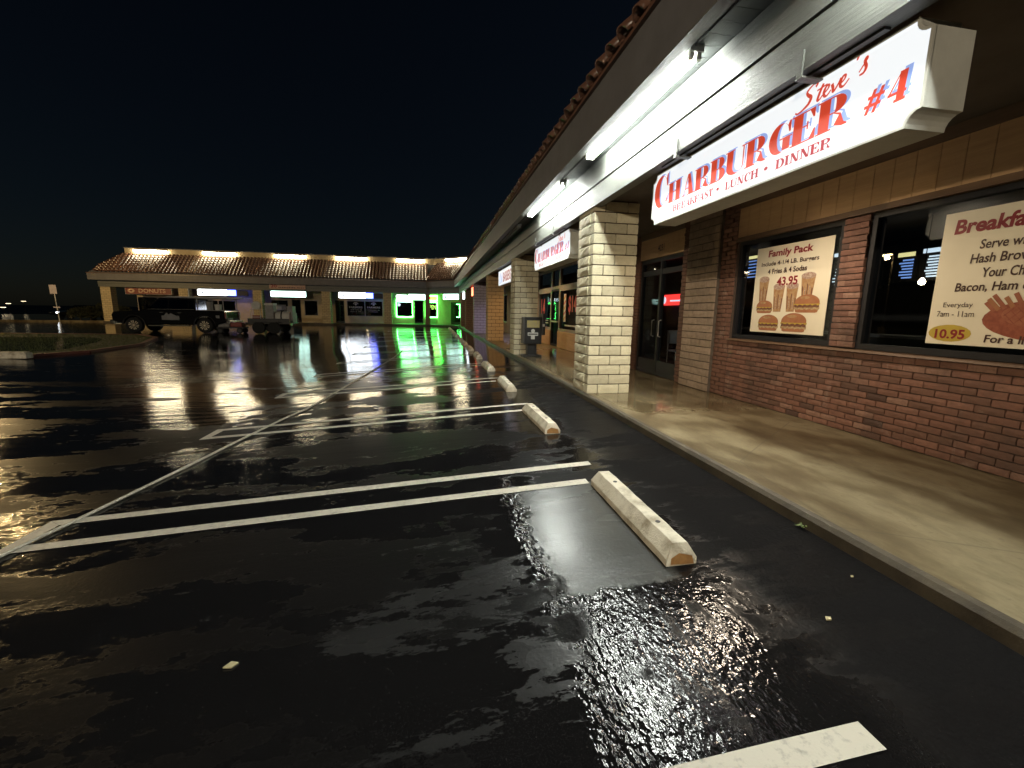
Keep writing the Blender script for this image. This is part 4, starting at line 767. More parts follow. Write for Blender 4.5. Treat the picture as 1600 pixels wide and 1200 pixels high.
for x0, x1, z0, z1, kind in OPEN:
    if x0-last > .01: fp('shop_wall', MB().box((last, YW, .15), (x0, YW+.2, 2.36)), 'far_stucco')
    if z0 > .3: fp('stall_riser', MB().box((x0, YW, .15), (x1, YW+.2, z0)), 'far_stucco')
    if z1 < 2.355: fp('head_wall', MB().box((x0, YW, z1), (x1, YW+.2, 2.36)), 'far_stucco')
    last = x1; a, b, f = YW-.02, YW+.06, .055
    mb = MB().box((x0, a, z0), (x0+f, b, z1)).box((x1-f, a, z0), (x1, b, z1)).box((x0+f, a, z1-f), (x1-f, b, z1)).box((x0+f, a, z0), (x1-f, b, z0+f*(3 if kind == 'd' else 1)))
    if kind == 'w' and x1-x0 > 2.5: mb.box(((x0+x1)/2-.03, a, z0+f), ((x0+x1)/2+.03, b, z1-f))
    w = fp('door' if kind == 'd' else 'window', mb, 'black_frame' if kind == 'd' else 'tan_frame'); obj('pane', MB().box((x0+f, YW+.02, z0+f), (x1-f, YW+.026, z1-f)), 'far_glass', w)
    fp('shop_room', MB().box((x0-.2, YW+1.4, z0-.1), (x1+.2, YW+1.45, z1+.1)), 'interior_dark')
fp('shop_wall', MB().box((last, YW, .15), (.5, YW+.2, 2.36)), 'far_stucco')
fp('side_wall', MB().box((xe-.0, YW+.2, .15), (xe+.2, 55, 3.06)), 'far_stucco')
# splayed corner wall
ca, cb = path_pt(2, 2.12), path_pt(1, 2.12); cn = Vector((1, 1)).normalized()
def cw(t0, t1, z0, z1, mat, d0=0.0, d1=.2, name='shop_wall', parent=None):
    A, Bq = ca.lerp(cb, t0), ca.lerp(cb, t1); q = [A+cn*d0, Bq+cn*d0, Bq+cn*d1, A+cn*d1]; return fp(name, MB().prism([(p.x, p.y, z0) for p in q], (0, 0, z1-z0)), mat, parent)
def tcorner(px): 
    p = on_plane(px, 490, (ca.x, ca.y, 0), (cn.x, cn.y, 0)); return (Vector((p.x, p.y))-ca).length/(cb-ca).length
td0, td1 = tcorner(703.9), tcorner(719.4)
cw(0, td0, .15, 3.06, 'far_stucco'); cw(td0, td1, 2.25, 3.06, 'far_stucco'); cw(td1, 1, .15, 3.06, 'far_stucco'); dd = cw(td0, td1, .16, 2.25, 'black_frame', .06, .1, 'door'); cw(td0+.015, td1-.015, .4, 2.15, 'far_glass', .05, .056, 'pane', dd)

# floodlight bars along the parapet
def roof_lamp(A, Bp, n, label, zt=6.04):
    A, Bp = Vector(A), Vector(Bp); c = (A+Bp)/2; t = thing('roof_light', label, 'lamp', (c.x, c.y, zt), 0, 'light bars along the mansard parapet'); dirv = (Bp-A); n = Vector(n)
    o1, o2 = A-n*.17, Bp-n*.17
    q = [(A.x, A.y), (Bp.x, Bp.y), (Bp.x-n.x*.27, Bp.y-n.y*.27), (A.x-n.x*.27, A.y-n.y*.27)]
    obj('hood', MB().prism([(x, y, zt+.05) for x, y in q], (0, 0, .03)), 'dark_metal', t)
    obj('tube', MB().tube([(o1.x, o1.y, zt-.02), (o2.x, o2.y, zt-.02)], .075, 8), 'warm_tube', t)
yp = 41.65+1.35
labs = ['roof light bar above the donut shop', 'roof light bar above the shop beside the donut shop', 'roof light bar above the nail salon', 'roof light bar above the shop with arched window logos', 'roof light bar above the green neon windows']
for (a, b), lb in zip(((212, 263), (319, 370), (430, 477.6), (525.4, 573.2), (619.9, 662.4)), labs):
    pa, pb = onY(a, 400, yp), onY(b, 404, yp); roof_lamp((pa.x, yp-.01), (pb.x, yp-.01), (0, 1), 'warm glowing '+lb)
pc0, pc1 = path_pt(2, 1.34), path_pt(1, 1.34); roof_lamp(pc0.lerp(pc1, .35), pc0.lerp(pc1, .85), cn, 'warm glowing roof light bar over the splayed corner')

# signs of the far wing
YS = 41.9
def far_sign(label, px0, py0, px1, py1, face, Y=YS, dep=.22, rounded=True, cat='sign', name='shop_sign', z0=None, z1=None):
    x0, za = F(px0, py0, Y); x1, zb = F(px1, py1, Y); za = za if z1 is None else z1; zb = zb if z0 is None else z0
    t = thing(name, label, cat, ((x0+x1)/2, Y, zb)); r = .07 if rounded else .004; P = []
    for cx, cz, a0 in ((x1-r, zb+r, 270), (x1-r, za-r, 0), (x0+r, za-r, 90), (x0+r, zb+r, 180)):
        P += [(cx+r*math.cos(math.radians(a0+30*i)), cz+r*math.sin(math.radians(a0+30*i))) for i in range(4)]
    obj('cabinet', MB().prism([(x, Y, z) for x, z in P], (0, dep, 0)), 'sign_cabinet' if dep > .1 else 'tan_frame', t); obj('face', MB().prism([((x-(x0+x1)/2)*.985+(x0+x1)/2, Y-.004, (z-(za+zb)/2)*.94+(za+zb)/2) for x, z in P], (0, -.012, 0)), face, t)
    if za < 2.95 and dep > .1: obj('hanger', MB().box((x0+.3, Y+.08, za-.02), (x0+.34, Y+.11, 3.06)).box((x1-.34, Y+.08, za-.02), (x1-.3, Y+.11, 3.06)), 'galvanised', t)
    return t, x0, x1, zb, za
def ft(t, s, x, z, w, h, mat, Y=YS, bold=.02, name='lettering'): return text(name, s, (x, Y-.021, z), (1, 0, 0), (0, 0, 1), w, h, mat, t, bold=bold)
def dashes(t, x0, x1, z, h, mat, n, Y=YS, seed=1):
    r = random.Random(seed); mb = MB(); w = (x1-x0)/n
    for i in range(n):
        if r.random() < .84: mb.box((x0+i*w, Y-.022, z), (x0+i*w+w*.62, Y-.020, z+h*r.uniform(.7, 1)))
    return obj('small_print', mb, mat, t)
def arch(t, cx, z, r, mat, Y=YS):
    b = bowl(cx, z-r, z+r, r, r*.72, r*.28, 20, 160, 12); mb = polys(b, (0, Y-.021, 0), (1, 0, 0), (0, 0, 1), (0, -1, 0), .0003); mb.poly([(cx+r*.38*math.cos(a*math.pi/6), Y-.022, z+r*.22+r*.38*math.sin(a*math.pi/6)) for a in range(12)]); return obj('emblem', mb, mat, t)
t, x0, x1, z0, z1 = far_sign('unlit dark red DONUTS sign with ring shaped emblem', 194.4, 447, 269, 461.6, 'donut_red', rounded=False, z0=2.40, z1=2.94)
ft(t, 'DONUTS', x0+1.0, z0+.12, 2.0, .34, 'donut_cream'); obj('emblem', polys(bowl(x0+.45, z0+.1, z0+.46, .26, .10, .11, 0, 360, 18), (0, YS-.021, 0), (1, 0, 0), (0, 0, 1), (0, -1, 0)), 'donut_cream', t)
for lab, a, b, c, sd in (('lit white and blue insurance sign beside the DONUTS sign', 308, 356, 387, 1), ('lit white and blue insurance sign above the window with arched logos', 528.6, 571.5, 598, 2)):
    t, x0, x1, z0, z1 = far_sign(lab, a, 451, b, 463, 'far_white', z0=2.42, z1=2.93)
    arch(t, x0+.42, z0+.17, .27, 'far_ink'); ft(t, 'FARMERS', x0+.8, z0+.20, x1-x0-.92, .19, 'far_ink', bold=.01); ft(t, 'INSURANCE', x0+.85, z0+.08, x1-x0-1.2, .08, 'far_ink', bold=0)
    xb = x1+.62; bx = obj('blue_panel', MB().box((x1+.005, YS-.016, z0+.02), (xb, YS+.2, z1-.02)), 'far_blue', t); obj('small_print', MB().box((x1+.1, YS-.022, z0+.30), (xb-.15, YS-.018, z0+.36)).box((x1+.1, YS-.022, z0+.20), (xb-.2, YS-.018, z0+.25)).box((x1+.1, YS-.022, z0+.10), (xb-.1, YS-.018, z0+.13)), 'far_white', bx)
    xd = F(c, 460, YS)[0]; tag(obj('sign_blank', MB().box((xb+.03, YS+.05, z0+.02), (xd, YS+.15, z1-.03)), 'interior_dark', t))
t, x0, x1, z0, z1 = far_sign('lit mint green NAILS & SPA sign under a pink banner', 422.3, 455, 478.6, 465, 'far_mint', z0=2.41, z1=2.92)
ft(t, 'NAILS & SPA', x0+.85, z0+.19, x1-x0-.95, .22, 'far_ink', bold=.01); dashes(t, x0+.1, x0+.75, z0+.24, .1, 'far_ink', 6, seed=4); dashes(t, x0+.4, x1-.4, z0+.07, .06, 'far_ink', 22, seed=5)
t, x0, x1, z0, z1 = far_sign('pinkish banner with large number 20 fixed to the far beam', 420.2, 443.3, 477.6, 452.4, 'banner_pink', Y=41.56, dep=.02, rounded=False, cat='banner', name='banner')
ft(t, '20', x0+.12, z0+.10, .5, .28, 'ink_red', 41.56, .03); dashes(t, x0+.75, x1-.1, z0+.27, .07, 'donut_cream', 16, 41.56, 6); dashes(t, x0+.75, x1-.1, z0+.08, .10, 'ink_brown', 15, 41.56, 7)
t, x0, x1, z0, z1 = far_sign('lit pale cafe sign over the door between green neon windows', 638, 459.2, 665.6, 469.4, 'far_mint', z0=2.38, z1=2.9); dashes(t, x0+.35, x1-.1, z0+.30, .10, 'far_ink', 9, seed=8); dashes(t, x0+.4, x1-.4, z0+.12, .10, 'far_ink', 6, seed=9)
t, x0, x1, z0, z1 = far_sign('small glowing white cut-out sign beside the pale cafe sign', 619, 460, 636.5, 467, 'far_white', z0=2.5, z1=2.8); dashes(t, x0+.1, x1-.1, z0+.1, .12, 'far_ink', 6, seed=12)
# sign on the splayed corner
s0, s1 = path_pt(2, .45), path_pt(1, .45); pa = on_plane(692.2, 460, (s0.x, s0.y, 0), (cn.x, cn.y, 0)); pb = on_plane(717.0, 460, (s0.x, s0.y, 0), (cn.x, cn.y, 0))
t = thing('shop_sign', 'lit pale green sign on the splayed corner beside the long wing', 'sign', ((pa.x+pb.x)/2, (pa.y+pb.y)/2, 2.42)); n3 = Vector((cn.x, cn.y, 0)); A = Vector((pa.x, pa.y, 0)); Bv = Vector((pb.x, pb.y, 0))
obj('cabinet', MB().prism([A+Vector((0, 0, 2.42)), Bv+Vector((0, 0, 2.42)), Bv+Vector((0, 0, 2.94)), A+Vector((0, 0, 2.94))], n3*.2), 'sign_cabinet', t); e_ = (Bv-A).normalized(); obj('face', MB().prism([A+e_*.03-n3*.004+Vector((0, 0, 2.45)), Bv-e_*.03-n3*.004+Vector((0, 0, 2.45)), Bv-e_*.03-n3*.004+Vector((0, 0, 2.91)), A+e_*.03-n3*.004+Vector((0, 0, 2.91))], -n3*.01), 'far_mint', t)
mb = MB()
for a_, b_, z_, h_ in ((.10, .20, 2.52, .26), (.35, .75, 2.70, .08), (.35, .85, 2.56, .04)):
    L_ = (Bv-A).length; q0, q1 = A+e_*L_*a_-n3*.017, A+e_*L_*b_-n3*.017; mb.prism([q0+Vector((0, 0, z_)), q1+Vector((0, 0, z_)), q1+Vector((0, 0, z_+h_)), q0+Vector((0, 0, z_+h_))], -n3*.002)
obj('small_print', mb, 'far_ink', t); obj('hanger', MB().tube([A.lerp(Bv, .3)+n3*.1+Vector((0, 0, 2.93)), A.lerp(Bv, .3)+n3*.1+Vector((0, 0, 3.08))], .02, 6), 'galvanised', t)

# green neon round the corner shop's windows
def neon_rect(label, x0, x1, z0, z1, Y=YW-.05, mat='neon_green', r=.03):
    t = thing('neon_outline', label, 'neon light', ((x0+x1)/2, Y, z0), 0, 'green neon window outlines'); obj('tube', MB().tube([(x0, Y, z0), (x1, Y, z0), (x1, Y, z1), (x0, Y, z1), (x0, Y, z0)], r, 6), mat, t)
    obj('mount', MB().box((x0, Y+.02, z0-.015), (x0+.03, Y+.06, z0+.015)).box((x1-.03, Y+.02, z1-.015), (x1, Y+.06, z1+.015)), 'galvanised', t); return t
def fx(px): return F(px, 480)[0]
neon_rect('green neon outline of the window left of the cafe door', fx(619.5), fx(644.5), .80, 2.22); n2 = neon_rect('green neon outline of the window with the OPEN sign', fx(665), fx(683.3), .80, 2.22); neon_rect('green neon strip above the window left of the cafe door', fx(619.5), fx(644.5), 2.34, 2.42); t = neon_rect('green neon outline of the transom with red glow inside', fx(665), fx(683.3), 2.40, 2.85); obj('red_bar', MB().box((fx(666)+.1, YW-.06, 2.55), (fx(682)-.05, YW-.04, 2.70)), 'neon_red', t)
t = thing('open_sign', 'pale yellow green OPEN sign inside the neon window', 'sign', (fx(666), YW-.03, 1.5)); text('lettering', 'OPEN', (fx(666.5), YW-.012, 1.55), (1, 0, 0), (0, 0, 1), fx(681)-fx(666.5), .42, 'neon_yellow', t)
t = thing('window_lamp', 'white green lamp glowing in the corner of the neon window', 'lamp', (fx(623), YW+.35, 1.75)); obj('globe', MB().lathe([(.02, -.16), (.13, -.1), (.17, 0), (.13, .1), (.02, .16)], (fx(623), YW+.35, 1.95), 'z', 14), 'far_bulb', t); obj('stem', MB().tube([(fx(623), YW+.35, 2.05), (fx(623), YW+.35, 2.3)], .015, 6), 'dark_metal', t)
pa = ca.lerp(cb, td1-.02); pb = ca.lerp(cb, td1-.09); t = thing('neon_outline', 'green neon strip inside the splayed corner door', 'neon light', (pa.x, pa.y, .9), 0, 'green neon window outlines'); q = lambda p, z: (p.x-cn.x*.0+cn.x*.02, p.y+cn.y*.02, z); obj('tube', MB().tube([q(pb, 2.05), q(pa, 2.05), q(pa, .85), q(pb, .85)], .025, 6), 'neon_green', t)
# prints on the far windows
for i, px in enumerate((556, 584)):
    x = fx(px); t = thing('window_print', 'arched logo lettering on the dark insurance shop window', 'window sign', (x, YW-.03, 1.2), 0, 'logos on the insurance window'); arch(t, x, 1.85, .26, 'window_print', YW-.005); ft(t, 'FARMERS', x-.6, 1.55, 1.2, .17, 'window_print', YW-.005); dashes(t, x-.55, x+.55, 1.36, .06, 'window_print', 12, YW-.005, i+20); dashes(t, x-.5, x+.5, 1.2, .05, 'window_print', 10, YW-.005, i+30)
t = thing('window_poster', 'pale stacked posters in the nail salon window', 'poster', (fx(437), YW-.03, .8)); obj('sheet', MB().box((fx(425), YW-.03, 1.2), (fx(447), YW-.024, 1.75)), 'kit_grey', t); obj('picture', MB().box((fx(427), YW-.036, 1.3), (fx(440), YW-.031, 1.6)), 'kit_white', t)
t = thing('window_neon', 'small pale lit sign in the donut shop window', 'sign', (fx(255), YW-.03, 2.0)); obj('tube', MB().tube([(fx(249), YW-.03, 2.12), (fx(252.5), YW-.03, 1.92)], .035, 6).tube([(fx(252.5), YW-.03, 2.12), (fx(249), YW-.03, 1.92)], .035, 6).tube([(fx(256), YW-.03, 2.12), (fx(259.5), YW-.03, 2.1), (fx(260), YW-.03, 1.94)], .035, 6), 'warm_bulb', t); obj('backing', MB().box((fx(247), YW-.022, 1.85), (fx(262), YW-.018, 2.2)), 'interior_dark', t)

# ================================================================== PARKING LOT LAMP, TRUCK, TRAILER, NEWS BOX ...
def lot_lamp(x, y, rz, power, color, label):
    t = thing('lot_lamp', label, 'lamp post', (x, y, gz(x, y)), rz, 'lamp posts of the parking lot'); obj('pole', MB().tube([(0, 0, 0), (0, 0, 6.3)], [.10, .06], 10), 'dark_metal', t, local=True); obj('base', MB().lathe([(.28, 0), (.28, .6), (.2, .62)], (0, 0, 0), 'z', 16), 'damp_concrete', t, local=True)
    obj('arm', MB().tube([(0, 0, 6.25), (1.05, -.4, 6.42)], .035, 8), 'dark_metal', t, local=True); obj('head', MB().prism([(.6, -.15, 6.36), (1.0, -.9, 6.36), (1.5, -.62, 6.36), (1.1, .12, 6.36)], (0, 0, .16)), 'dark_metal', t, local=True)
    obj('lens', MB().prism([(.74, -.2, 6.28), (1.02, -.76, 6.28), (1.36, -.56, 6.28), (1.08, .0, 6.28)], (0, 0, .078)), 'lamp_glass', t, local=True)
    l = bpy.data.lights.new('lot_lamp_bulb', 'POINT'); l.energy = power; l.color = color; l.shadow_soft_size = .16
    lo = bpy.data.objects.new('lot_lamp_bulb', l); col.objects.link(lo); lo.parent = t; lo.location = (1.05, -.38, 6.08)
lot_lamp(-27.4, 30.0, 0, 520, (1.0, .68, .30), 'tall parking lot lamp with glowing amber head beyond the grass island')
lot_lamp(-14.0, -17.0, math.radians(140), 2100, (1.0, .84, .62), 'tall warm parking lot lamp standing behind the row of stalls')

def wheel(t, x, y, r, w, rim=True, name='wheel'):
    o = obj(name, MB().lathe([(r*.62, -w/2), (r*.93, -w/2), (r, -w*.36), (r, w*.36), (r*.93, w/2), (r*.62, w/2)], (x, y, r), 'y', 28), 'tyre', t, local=True)
    s = -1 if y < 0 else 1
    obj('hub', MB().lathe([(r*.62, -.02), (r*.62, .02)], (x, y+s*(w*.36), r), 'y', 24), 'dark_metal', o, local=True)
    if rim:
        mb = MB()
        for k in range(6):
            a = 2*math.pi*k/6+.3
            for da in (-.2, .2): mb.prism([(x+r*.12*math.cos(a+da*2), y+s*w*.42, r+r*.12*math.sin(a+da*2)), (x+r*.60*math.cos(a+da-.12), y+s*w*.44, r+r*.60*math.sin(a+da-.12)), (x+r*.60*math.cos(a+da+.12), y+s*w*.44, r+r*.60*math.sin(a+da+.12))], (0, s*.03, 0))
        mb.lathe([(r*.13, -.015), (r*.13, .03)], (x, y+s*w*.45, r), 'y', 12); obj('rim', mb, 'alloy', o, local=True)
# pickup, built nose towards +x and turned to face -x; near side is its left (y < 0 after the turn -> build both)
TY = 27.9; tkx = -14.15
tk = thing('pickup_truck', 'black crew cab pickup truck with grey door decal and alloy wheels', 'truck', (tkx, TY, gz(tkx, TY)), math.pi)
def arcpts(cx, r, z0, n=9): return [(cx+r*math.cos(math.pi*(1-i/n)), z0+r*math.sin(math.pi*(1-i/n))) for i in range(n+1)]
WB, WR = 3.45, .41
FX, RX = WB/2, -WB/2; HW = .96
prof = [(2.72, .62), (2.74, .95), (2.66, 1.12), (1.30, 1.20), (.95, 1.22), (-.75, 1.24), (-2.78, 1.22), (-2.80, .58)] + [(p[0], max(p[1], .45)) for p in arcpts(RX, .52, .40)] + [(p[0], max(p[1], .45)) for p in arcpts(FX, .52, .40)]
obj('body', MB().prism([(x, -HW, z) for x, z in prof], (0, 2*HW, 0)), 'car_black', tk, local=True, bevel=.05)
def loft(b, tp, zb, zt, yb, yt):
    mb = MB(); mb.v = [(b[0], -yb, zb), (b[1], -yb, zb), (b[1], yb, zb), (b[0], yb, zb), (tp[0], -yt, zt), (tp[1], -yt, zt), (tp[1], yt, zt), (tp[0], yt, zt)]; mb.f = [(0, 3, 2, 1), (4, 5, 6, 7), (0, 1, 5, 4), (1, 2, 6, 5), (2, 3, 7, 6), (3, 0, 4, 7)]; return mb
obj('cab', loft((-1.32, 1.26), (-1.24, .52), 1.22, 1.90, .90, .74), 'car_black', tk, local=True, bevel=.05)
for s in (-1, 1):
    def side(pts): return [(x, s*(.905-(z-1.22)/.64*.16+.006), z) for x, z in pts]
    for pts in ([(.06, 1.30), (.98, 1.30), (.50, 1.78), (.06, 1.79)], [(-.92, 1.30), (-.02, 1.30), (-.02, 1.79), (-.92, 1.79)], [(-1.22, 1.34), (-1.0, 1.32), (-1.0, 1.78), (-1.18, 1.76)]): obj('side_window', MB().prism(side(pts), (0, s*.006, 0)), 'car_glass', tk, local=True)
    obj('headlight', MB().box((2.55, s*.62-.2, .84), (2.75, s*.62+.2, 1.02)), 'chrome', tk, local=True); obj('tail_light', MB().box((-2.82, s*.85-.08, .8), (-2.74, s*.85+.1, 1.15)), 'lens_red', tk, local=True)
    obj('mirror', MB().box((.92, s*1.08-.09, 1.30), (1.06, s*1.08+.09, 1.5)), 'car_black', tk, local=True); obj('running_board', MB().box((-1.0, s*.98-.06, .36), (1.0, s*.98+.06, .42)), 'chrome', tk, local=True)
    for x in (.25, -.62): obj('door_handle', MB().box((x, s*.965-.012, 1.08), (x+.18, s*.965+.012, 1.11)), 'chrome', tk, local=True)
    dc = obj('decal', MB().box((-.50, s*.962-.005, .70), (.35, s*.962+.005, .93)), 'decal_grey', tk, local=True); obj('emblem', MB().prism([(.25, s*.964, .93), (-.35, s*.964, .93), (-.1, s*.964, 1.06), (.03, s*.964, 1.0), (.08, s*.964, 1.1)], (0, s*.005, 0)), 'decal_grey', dc, local=True)
    obj('belt_trim', MB().box((-1.25, s*.915-.006, 1.265), (1.0, s*.915+.006, 1.285)), 'chrome', tk, local=True); obj('bed_rail', MB().box((-2.76, s*.93-.03, 1.222), (-1.36, s*.93+.03, 1.262)), 'kit_grey', tk, local=True)
    for ax in (FX, RX): obj('wheel_arch', MB().tube([(ax+.53*math.cos(a*math.pi/10), s*.955, .41+.53*math.sin(a*math.pi/10)) for a in range(11)], .03, 6), 'dark_metal', tk, local=True)
    wheel(tk, FX, s*.84, WR, .27); wheel(tk, RX, s*.84, WR, .27); obj('reflector', MB().box((-2.5, s*.962-.004, .82), (-2.32, s*.962+.004, .97)), 'decal_grey', tk, local=True)
obj('windscreen', MB().poly([(1.195, -.78, 1.30), (1.195, .78, 1.30), (.64, .66, 1.82), (.64, -.66, 1.82)]), 'car_glass', tk, local=True); obj('front_bumper', MB().box((2.62, -.93, .46), (2.86, .93, .68)), 'chrome', tk, local=True, bevel=.04); obj('rear_bumper', MB().box((-2.98, -.9, .5), (-2.80, .9, .68)), 'chrome', tk, local=True, bevel=.03); obj('grille', MB().box((2.70, -.55, .72), (2.765, .55, 1.05)), 'dark_metal', tk, local=True)
rack = MB()
for x in (-1.4, -2.7):
    for s in (-1, 1): rack.tube([(x, s*.85, 1.2), (x, s*.85, 1.88)], .03, 6)
    rack.tube([(x, -.85, 1.88), (x, .85, 1.88)], .03, 6)
for s in (-.85, .85): rack.tube([(-2.9, s, 1.9), (.2, s, 1.92)], .03, 6)
obj('ladder_rack', rack, 'kit_grey', tk, local=True)
lad = thing('ladder', 'grey ladder lying on the rack of the black pickup', 'ladder', (tkx+1.3, TY-.3, gz(tkx, TY)+1.92), 0); obj('rail', MB().box((-1.6, -.2, .0), (2.2, -.15, .07)), 'galvanised', lad, local=True); obj('rail', MB().box((-1.6, .15, .0), (2.2, .2, .07)), 'galvanised', lad, local=True)
for i in range(12): obj('rung', MB().box((-1.5+i*.3, -.15, .02), (-1.46+i*.3, .15, .05)), 'galvanised', lad, local=True)
for i, (dx, w, h, mt, lab) in enumerate(((1.75, .3, .55, 'kit_grey', 'grey tool drum standing in the pickup bed'), (2.2, .35, .4, 'kit_white', 'pale bucket standing in the pickup bed'))):
    t = thing('bucket', lab, 'bucket', (tkx+dx, TY-.3, gz(tkx, TY)+1.2)); obj('shell', MB().lathe([(w*.42, 0), (w*.5, h), (w*.46, h), (w*.4, .03)], (0, 0, 0), 'z', 14), mt, t, local=True); obj('lip', MB().lathe([(w*.52, h-.03), (w*.52, h)], (0, 0, 0), 'z', 14), 'dark_metal', t, local=True)

# trailer with its load
trx, trY = -9.35, 28.0; g0 = gz(trx, trY)
tr = thing('utility_trailer', 'dark twin axle utility trailer hitched behind the pickup', 'trailer', (trx, trY, g0))
obj('deck', MB().box((-.95, -.85, .55), (1.25, .85, .63)), 'trailer_steel', tr, local=True); obj('side_rail', MB().box((-.95, -.87, .63), (1.25, -.83, .86)), 'trailer_steel', tr, local=True); obj('side_rail', MB().box((-.95, .83, .63), (1.25, .87, .86)), 'trailer_steel', tr, local=True); obj('drawbar', MB().tube([(-1.95, 0, .52), (-.9, -.4, .55)], .04, 6).tube([(-1.95, 0, .52), (-.9, .4, .55)], .04, 6), 'trailer_steel', tr, local=True)
for x in (-.35, .45):
    for s in (-1, 1): wheel(tr, x, s*.95, .34, .2, False)
for s in (-1, 1): obj('mudguard', MB().prism([(-.75, s*1.05-.1, .66), (-.55, s*1.05-.1, .74), (.65, s*1.05-.1, .74), (.85, s*1.05-.1, .66)], (0, .2, 0)), 'trailer_steel', tr, local=True)
obj('number_plate', MB().box((1.255, -.6, .45), (1.265, -.3, .58)), 'kit_white', tr, local=True); obj('tail_light', MB().box((1.25, -.85, .5), (1.28, -.68, .62)), 'lens_red', tr, local=True)
def load(name, label, cat, x, y, build): 
    t = thing(name, label, cat, (trx+x, trY+y, g0+.63)); build(t); return t
load('pressure_washer', 'white framed pressure washer on the trailer front', 'machine', -.62, -.35, lambda t: (obj('frame', MB().tube([(-.25, -.2, 0), (-.25, -.2, .75), (.25, -.2, .75), (.25, -.2, 0)], .025, 6).tube([(-.25, .2, 0), (-.25, .2, .75), (.25, .2, .75), (.25, .2, 0)], .025, 6).tube([(-.25, -.2, .3), (.25, -.2, .3)], .02, 6), 'kit_white', t, local=True), obj('engine', MB().box((-.2, -.17, .02), (.2, .17, .4)), 'kit_red', t, local=True, bevel=.03), obj('hose_reel', MB().lathe([(.24, -.1), (.24, -.07), (.12, -.07), (.12, .07), (.24, .07), (.24, .1)], (0, 0, .95), 'y', 18), 'kit_white', t, local=True)))
load('equipment_case', 'tall grey equipment case with pale lid on the trailer', 'case', .12, -.3, lambda t: (obj('shell', MB().box((-.22, -.3, 0), (.22, .3, .98)), 'kit_grey', t, local=True, bevel=.02), obj('lid', MB().box((-.24, -.32, .985), (.24, .32, 1.1)), 'kit_white', t, local=True)))
load('water_tank', 'pale rounded tank strapped on the trailer', 'tank', .68, -.1, lambda t: (obj('tank', MB().lathe([(.1, -.45), (.3, -.42), (.32, 0), (.3, .42), (.1, .45)], (0, 0, .33), 'x', 18), 'kit_white', t, local=True), obj('strap', MB().lathe([(.325, -.04), (.325, .04)], (0, 0, .33), 'x', 18), 'dark_metal', t, local=True), obj('filler_cap', MB().lathe([(.1, .62), (.1, .72)], (0, 0, 0), 'z', 12), 'dark_metal', t, local=True)))
load('storage_box', 'stacked grey boxes at the tail of the trailer', 'box', 1.05, .3, lambda t: (obj('crate', MB().box((-.18, -.4, 0), (.18, .4, .55)), 'kit_grey', t, local=True), obj('crate', MB().box((-.15, -.35, .555), (.16, .3, .95)), 'kit_grey', t, local=True)))
t = thing('hand_cart', 'low loaded cart parked between pickup and trailer', 'cart', (trx-1.9, trY-.5, g0)); obj('bed', MB().box((-.7, -.35, .28), (.7, .35, .36)), 'trailer_steel', t, local=True); obj('load', MB().box((-.65, -.3, .365), (-.05, .3, .85)), 'kit_grey', t, local=True, bevel=.04); obj('load', MB().box((0, -.3, .365), (.6, .3, .62)), 'kit_red', t, local=True, bevel=.04)
for x in (-.5, .5):
    for s in (-1, 1): wheel(t, x, s*.36, .16, .09, False)

# newspaper box
nb = thing('newspaper_box', 'black newspaper vending box on pedestal against the pale pillar', 'newspaper box', (2.80, 12.25, .15))
obj('foot', MB().box((-.27, -.22, 0), (.27, .22, .05)), 'news_black', nb, local=True, bevel=.01); obj('post', MB().box((-.13, -.12, .05), (.13, .12, .36)), 'news_black', nb, local=True); obj('cabinet', MB().box((-.26, -.2, .36), (.26, .2, 1.12)), 'news_black', nb, local=True, bevel=.02)
dn = obj('door', MB().box((-.21, -.225, .80), (.21, -.202, 1.06)), 'news_black', nb, local=True); obj('pane', MB().box((-.18, -.232, .83), (.18, -.226, 1.03)), 'newsprint', dn, local=True); obj('coin_mechanism', MB().box((.262, -.2, .62), (.36, .1, 1.22)), 'news_black', nb, local=True, bevel=.015); obj('coin_slot', MB().box((.28, -.208, .86), (.34, -.2, .93)), 'news_label', nb, local=True)
obj('label', MB().box((-.15, -.209, .60), (.15, -.203, .69)).box((-.055, -.2095, .50), (.055, -.2035, .60)), 'news_label', nb, local=True); obj('emblem', MB().lathe([(.055, 0), (.055, .005)], (0, -.208, .735), 'y', 16), 'news_label', nb, local=True); obj('small_print', MB().box((-.13, -.212, .63), (.13, -.2095, .66)), 'far_ink', nb, local=True)

# hose lying across the stalls
hp = [G(px, py, .014) for px, py in ((-60, 897), (0, 869), (52, 844), (105, 819.5), (160, 793), (290, 730), (390, 680), (450, 651), (478, 639.6), (546, 600.6), (595, 571), (613, 560), (624, 552), (630, 546))]
hp2 = []
for a, b in zip(hp, hp[1:]):
    n = max(1, int((b-a).length/.3))
    for i in range(n): p = a.lerp(b, i/n); hp2.append((p.x, p.y, gz(p.x, p.y)+.014))
tag(obj('hose', MB().tube(hp2, .013, 6), 'hose'), 'thin pale hose lying across the wet parking stalls', 'hose')
